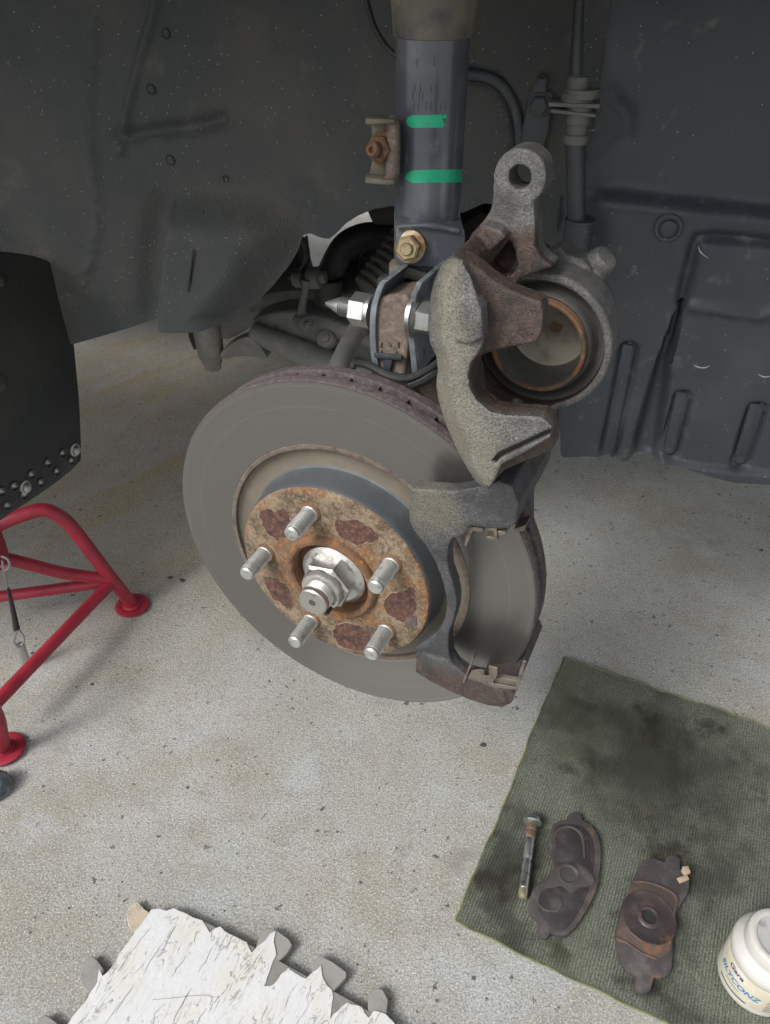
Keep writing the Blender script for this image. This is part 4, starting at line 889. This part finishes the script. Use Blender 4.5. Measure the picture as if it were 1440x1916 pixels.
o2 = gz_([(905, 530), (980, 470), (1040, 480), (1080, 495), (1100, 462), (1150, 450), (1185, 480), (1185, 540), (1215, 560), (1245, 620), (1240, 700), (1190, 780), (1160, 860), (1140, 960), (1135, 1100), (1130, 1200), (1110, 1250), (1060, 1275), (1010, 1270), (990, 1350), (950, 1375), (900, 1360), (880, 1330), (890, 1250), (830, 1220), (785, 1160), (765, 1060), (755, 970), (775, 880), (800, 800), (830, 720), (850, 650), (880, 590)], 0)
mk('backing_plate', prism(gpoly(crom2(o2, 2), ZR), (0, 0, .0062)), m_pad, pad2, .0008)
mk('friction_block', prism(gpoly(gz_([(900, 620), (1180, 640), (1100, 900), (1090, 1180), (850, 1150), (820, 960)], 0), ZR - .0045), (0, 0, .005)), m_padshim, pad2, .0008)
s2 = mk('shim', prism(gpoly(crom2(gz_([(865, 640), (960, 610), (1060, 630), (1160, 680), (1185, 740), (1150, 850), (1130, 960), (1130, 1080), (1040, 1130), (960, 1100), (860, 1030), (765, 1010), (785, 900), (830, 740)], 0), 3), z1 - .0002), (0, 0, .0014)), m_padrust, pad2, .0005)
pcn = zp(1214, 1715, z1 + .0018)
mk('stamped_cup', lathe(pcn, HW, [(.0262, -.0004), (.0256, .0003), (.0248, .0004), (.0242, .0001), (.0160, .0001), (.0150, .0003), (.0115, .0003), (.0100, .0014), (.0082, .0019), (.0070, .0014), (.0064, .0002), (.0062, -.0012), (0, -.0014)], 56), m_padcup, s2)
mk('cup_hole', lathe(pcn + HW * .0004, HW, [(.0063, -.0006), (0, -.0006)], 24), m_dark, s2)
mk('shim_ridge', tube(gpoly(gz_([(770, 985), (850, 1030), (930, 1085), (1040, 1130)], 0), z1 + .0012), .0011, 8), m_padrust, s2)
mk('shim_ridge', tube(gpoly(gz_([(880, 610), (980, 615), (1100, 660), (1170, 720), (1150, 840)], 0), z1 + .0014), .0013, 8), m_padrust, s2)
mk('wear_clip', [prism(gpoly(gz_([(1170, 590), (1240, 570), (1255, 600), (1190, 625)], 0), z1 + .0005), (0, 0, .0022)), prism(gpoly(gz_([(1205, 520), (1245, 515), (1262, 560), (1225, 575), (1200, 545)], 0), z1 + .0005), (0, 0, .004))], m_tan, pad2, .0005)

# ================================================================== GUIDE PIN
gp = thing('guide_pin', 'silver caliper guide pin bolt with hex head lying on the cloth', 'bolt', zp(986, 1605, ZR))
ga = zp(997, 1527, ZR + .0072); gb = zp(977, 1680, ZR + .0048); gd = (gb - ga).normalized(); gl = (gb - ga).length
hexb = mk('bolt_head', [hexa(ga, gd, .0125, .0068, .2), lathe(ga + gd * .0062, gd, [(0, 0), (.0100, 0), (.0102, .0016), (.0085, .003), (.0055, .0045), (0, .0045)], 30)], m_pin, gp)
mk('collar', lathe(ga + gd * .0098, gd, [(.0058, 0), (.0058, .007), (.0052, .0075), (.0052, .010), (.0058, .0105), (.0056, .016), (.0045, .017)], 26), m_pinrust, gp)
mk('shaft', lathe(ga + gd * .0262, gd, [(0, 0), (.0048, 0), (.0049, .001), (.0049, .022), (.0043, .023), (.0042, .0262), (.0048, .0272), (.0049, .028), (.0049, gl - .036), (.004, gl - .035), (0, gl - .035)], 26), m_pin, gp)
mk('tip', lathe(ga + gd * (gl - .0085), gd, [(0, 0), (.0049, 0), (.0050, .004), (.0042, .0075), (.002, .009), (0, .0092)], 24), m_brass, gp)

# ================================================================== GREASE JAR
JC = zp(1411, 1829, ZR - .001); JC = V((JC.x, JC.y, ZR - .0015)); JR = .0340
def jz(p): return [(r, h * 1.2) for r, h in p]
jar = thing('grease_jar', 'small white screw-lid jar with cream label standing on the cloth', 'jar', JC)
mk('jar_body', lathe(JC, HW, jz([(0, .0005), (JR - .003, .0005), (JR - .001, .0022), (JR, .005), (JR - .0006, .008), (JR - .0006, .041), (JR + .0002, .0425), (JR + .0002, .047), (JR - .0012, .0505), (JR - .006, .0535), (.0266, .0545), (.026, .056), (0, .056)]), 72), m_jar, jar)
lid = mk('lid', lathe(JC, HW, jz([(.0268, .0552), (.0272, .056), (.0272, .0635), (.0262, .0662), (.0242, .0674), (.0218, .0678), (.0200, .0672)]), 72), m_jar, jar)
mk('lid_top', lathe(JC, HW, jz([(.0203, .0672), (.0192, .0660), (.004, .0656), (.0032, .0662), (.0018, .0668), (0, .0668)]), 60), m_lidtop, lid)
lab = mk('label_band', lathe(JC, HW, jz([(JR - .0004, .0085), (JR - .0003, .0088), (JR - .0003, .0402), (JR - .0004, .0405)]), 72, 0, 2 * math.pi), m_label, jar)
def wrap_text(txt, size, ang, z, mat, shear=0., name='printed_word'):
    cu = bpy.data.curves.new('t', 'FONT'); cu.body = txt; cu.size = size; cu.offset = size * .022; cu.align_x = 'CENTER'; cu.shear = shear; cu.resolution_u = 3
    o = bpy.data.objects.new('t', cu); COL.objects.link(o); bake_me = None
    bpy.context.view_layer.update(); dg = bpy.context.evaluated_depsgraph_get(); me = bpy.data.meshes.new_from_object(o.evaluated_get(dg))
    bm = bmesh.new(); bm.from_mesh(me); bmesh.ops.subdivide_edges(bm, edges=[e for e in bm.edges if e.calc_length() > size * .15], cuts=2); bmesh.ops.triangulate(bm, faces=bm.faces)
    for v in bm.verts:
        t = ang + v.co.x / JR; v.co = V((JC.x + math.cos(t) * (JR + .00005), JC.y + math.sin(t) * (JR + .00005), JC.z + z * 1.2 + v.co.y))
    bm.to_mesh(me); bm.free(); bpy.data.objects.remove(o); bpy.data.curves.remove(cu)
    q = bpy.data.objects.new(name, me); COL.objects.link(q); finish(q, mat, lab); return q
A0 = math.atan2(CAM.y - JC.y, CAM.x - JC.x)
wrap_text('Gara', .0085, A0 - .40, .0315, m_purple, .2)
wrap_text('SILYCONZ', .0092, A0 - .28, .0205, m_blue, .25)
def band(a0, a1, z0, z1, mat, name='printed_line'):
    n = 14; v = []
    for i in range(n + 1):
        t = a0 + (a1 - a0) * i / n
        for z in (z0, z1): v.append(V((JC.x + math.cos(t) * (JR + .00004), JC.y + math.sin(t) * (JR + .00004), JC.z + z * 1.2)))
    return mk(name, (v, [[2 * i, 2 * i + 2, 2 * i + 3, 2 * i + 1] for i in range(n)]), mat, lab)
band(A0 - .75, A0 + .15, .0098, .0112, m_print); band(A0 - .6, A0 - .1, .0150, .0156, m_yellow); band(A0 - .55, A0 - .1, .0172, .0177, m_print)
band(A0 + .68, A0 + 1.0, .031, .0355, m_yellow)
for i in range(5): band(A0 + .55, A0 + 1.2, .0125 + i * .0032, .0132 + i * .0032, m_print)

# ================================================================== FOAM MAT
ZM = .011
mat_ = thing('foam_mat', 'interlocking grey foam mat tile with cracked white film on top', 'mat', zp(420, 1860, 0))
core = [(285, 1702), (325, 1700), (392, 1728), (470, 1768), (560, 1818), (650, 1868), (735, 1916), (900, 2010), (760, 2260), (-160, 2260), (-40, 2130), (110, 1935), (200, 1818)]
mk('foam_core', prism(gpoly(core, ZM), (0, 0, -(ZM - .0006))), m_foam, mat_, .001)
def tab(cx, cy, ang, w, l, mat, z=ZM):
    c = zp(cx, cy, z); d = V((math.cos(ang), math.sin(ang), 0)); e = V((-d.y, d.x, 0))
    pts = [c - d * l - e * w * .55, c - d * l * .2 - e * w * .6, c + d * l * .25 - e * w, c + d * l - e * w * .75, c + d * l * 1.05 + e * w * .6, c + d * l * .3 + e * w, c - d * l * .2 + e * w * .6, c - d * l + e * w * .55]
    mk('tab', prism([V((p.x, p.y, .0008)) for p in pts], (0, 0, z - .0008)), mat, mat_, .0012)
e1 = (zp(650, 1868) - zp(392, 1728)); nout = V((-e1.y, e1.x, 0)).normalized(); nout = nout if nout.y > 0 else -nout; a1 = math.atan2(nout.y, nout.x)
e2 = (zp(285, 1702) - zp(110, 1935)); nl = V((-e2.y, e2.x, 0)).normalized(); nl = nl if nl.x < 0 else -nl; a2 = math.atan2(nl.y, nl.x)
def tab2(px, mat, z): mk('tab', prism(gpoly(px, z), (0, 0, -(z - .0008))), mat, mat_, .0006, 1)
tab2([(478, 1775), (486, 1746), (500, 1735), (516, 1739), (540, 1756), (547, 1768), (536, 1784), (522, 1797), (508, 1800), (492, 1800)], m_foam, .0108)
tab2([(583, 1830), (586, 1796), (598, 1786), (624, 1800), (648, 1818), (648, 1828), (624, 1853), (604, 1856)], m_foam, .0108)
tab2([(688, 1884), (690, 1858), (702, 1847), (716, 1851), (726, 1870), (723, 1896), (706, 1912), (692, 1908)], m_foam, .0105)
tab2([(236, 1706), (246, 1690), (258, 1686), (270, 1700), (282, 1708), (262, 1738), (248, 1746), (240, 1730)], m_foamtan, .008)
tab2([(150, 1820), (156, 1798), (172, 1787), (184, 1798), (196, 1815), (184, 1846), (164, 1856), (152, 1842)], m_foam, .0092)
tab2([(66, 1922), (72, 1904), (86, 1898), (100, 1908), (116, 1920), (96, 1950), (76, 1945)], m_foam, .009)
film = [(283, 1702), (300, 1699), (312, 1704), (326, 1698), (344, 1708), (362, 1716), (378, 1722), (388, 1736), (392, 1746), (402, 1738), (412, 1732), (420, 1742), (440, 1752), (462, 1764), (472, 1784), (482, 1770), (496, 1760), (506, 1746), (516, 1742), (512, 1762), (516, 1786), (508, 1806), (500, 1828),
        (494, 1846), (512, 1842), (526, 1824), (538, 1812), (556, 1822), (574, 1832), (584, 1820), (600, 1806), (606, 1836), (622, 1852), (622, 1878), (618, 1906), (632, 1890), (650, 1876), (676, 1884), (690, 1904), (700, 1890), (722, 1896), (748, 1925), (900, 2012), (760, 2255), (-150, 2255), (-38, 2128), (112, 1934), (160, 1872), (182, 1838), (186, 1812), (192, 1826), (204, 1818), (240, 1762)]
fj = []
for (x0, y0), (x1, y1) in zip(film, film[1:] + film[:1]):
    k = max(1, min(6, int(math.hypot(x1 - x0, y1 - y0) / 9)))
    for t in range(k): fj.append((x0 + (x1 - x0) * t / k + random.uniform(-1.3, 1.3), y0 + (y1 - y0) * t / k + random.uniform(-1.3, 1.3)))
fang = math.atan2(e2.y, e2.x)
mk('white_film', prism(gpoly(fj, ZM + .0002), (0, 0, .0007)), film_mat(fang), mat_, .0002, 1)
for pts in ([(286, 1870), (330, 1866), (368, 1862), (388, 1862), (396, 1868), (392, 1880)],):
    mk('loose_hair', tube(gpoly(pts, ZM + .0013), .00013, 5), m_dark, mat_)
ed_ = e2.normalized(); ep = V((-ed_.y, ed_.x, 0))
starts = [(440, 1745), (398, 1768), (284, 1735), (306, 1765), (248, 1842), (556, 1838), (470, 1800), (430, 1840), (345, 1790), (360, 1850), (500, 1880), (300, 1890), (575, 1880), (420, 1775), (330, 1730), (225, 1875), (455, 1900), (530, 1905), (385, 1890), (270, 1800), (640, 1890), (600, 1900), (370, 1740), (160, 1900)]
for x, y in starts:
    p = zp(x, y, ZM + .0009); n = random.randint(5, 9); L = random.uniform(.010, .034); q = []; off = 0.
    for i in range(n): off += random.uniform(-.0013, .0013); q.append(p - ed_ * (L * i / (n - 1)) + ep * off)
    w = random.uniform(.0003, .0010)
    mk('film_split', prism(q + [q[i] + ep * (w * random.uniform(.3, 1.2) if 0 < i < n - 1 else .0001) for i in range(n - 1, -1, -1)], (0, 0, .00025)), m_foam, mat_)
# ================================================================== SMALL THINGS AT THE EDGE, GRIT
cp_ = zp(-8, 1478, .0)
cap_o = mk('rounded_cap', lathe(V((cp_.x, cp_.y, 0)), HW, [(0, .0005), (.016, .0005), (.0185, .002), (.019, .006), (.0175, .010), (.0172, .014), (.0145, .020), (.009, .0235), (0, .0245)], 40), m_cap)
tag(cap_o, 'scuffed dark grey rounded object cut off by the left edge of the picture', 'cap')
g = []
spots = [(340, 1086, .0055), (318, 1081, .0045), (904, 1394, .0045), (172, 1280, .003), (60, 1222, .003), (1424, 1030, .0045)] + [(random.uniform(0, 1000), random.uniform(1000, 1900), random.uniform(.0006, .0015)) for _ in range(90)]
for x, y, r in spots:
    p = zp(x, y); t = random.random() * 6
    g.append(loft([p + V((math.cos(t + k) * r * random.uniform(.6, 1.3), math.sin(t + k) * r * random.uniform(.5, 1), .0002)) for k in (0, 1, 2.1, 3.2, 4.3, 5.3)], [p + V((math.cos(t + k) * r * .5, math.sin(t + k) * r * .4, r * random.uniform(.3, .6))) for k in (0, 1, 2.1, 3.2, 4.3, 5.3)]))
go = mk('grit', g, m_grit); go['kind'] = 'stuff'; tag(go, 'dark grit and flakes scattered over the concrete', 'grit')
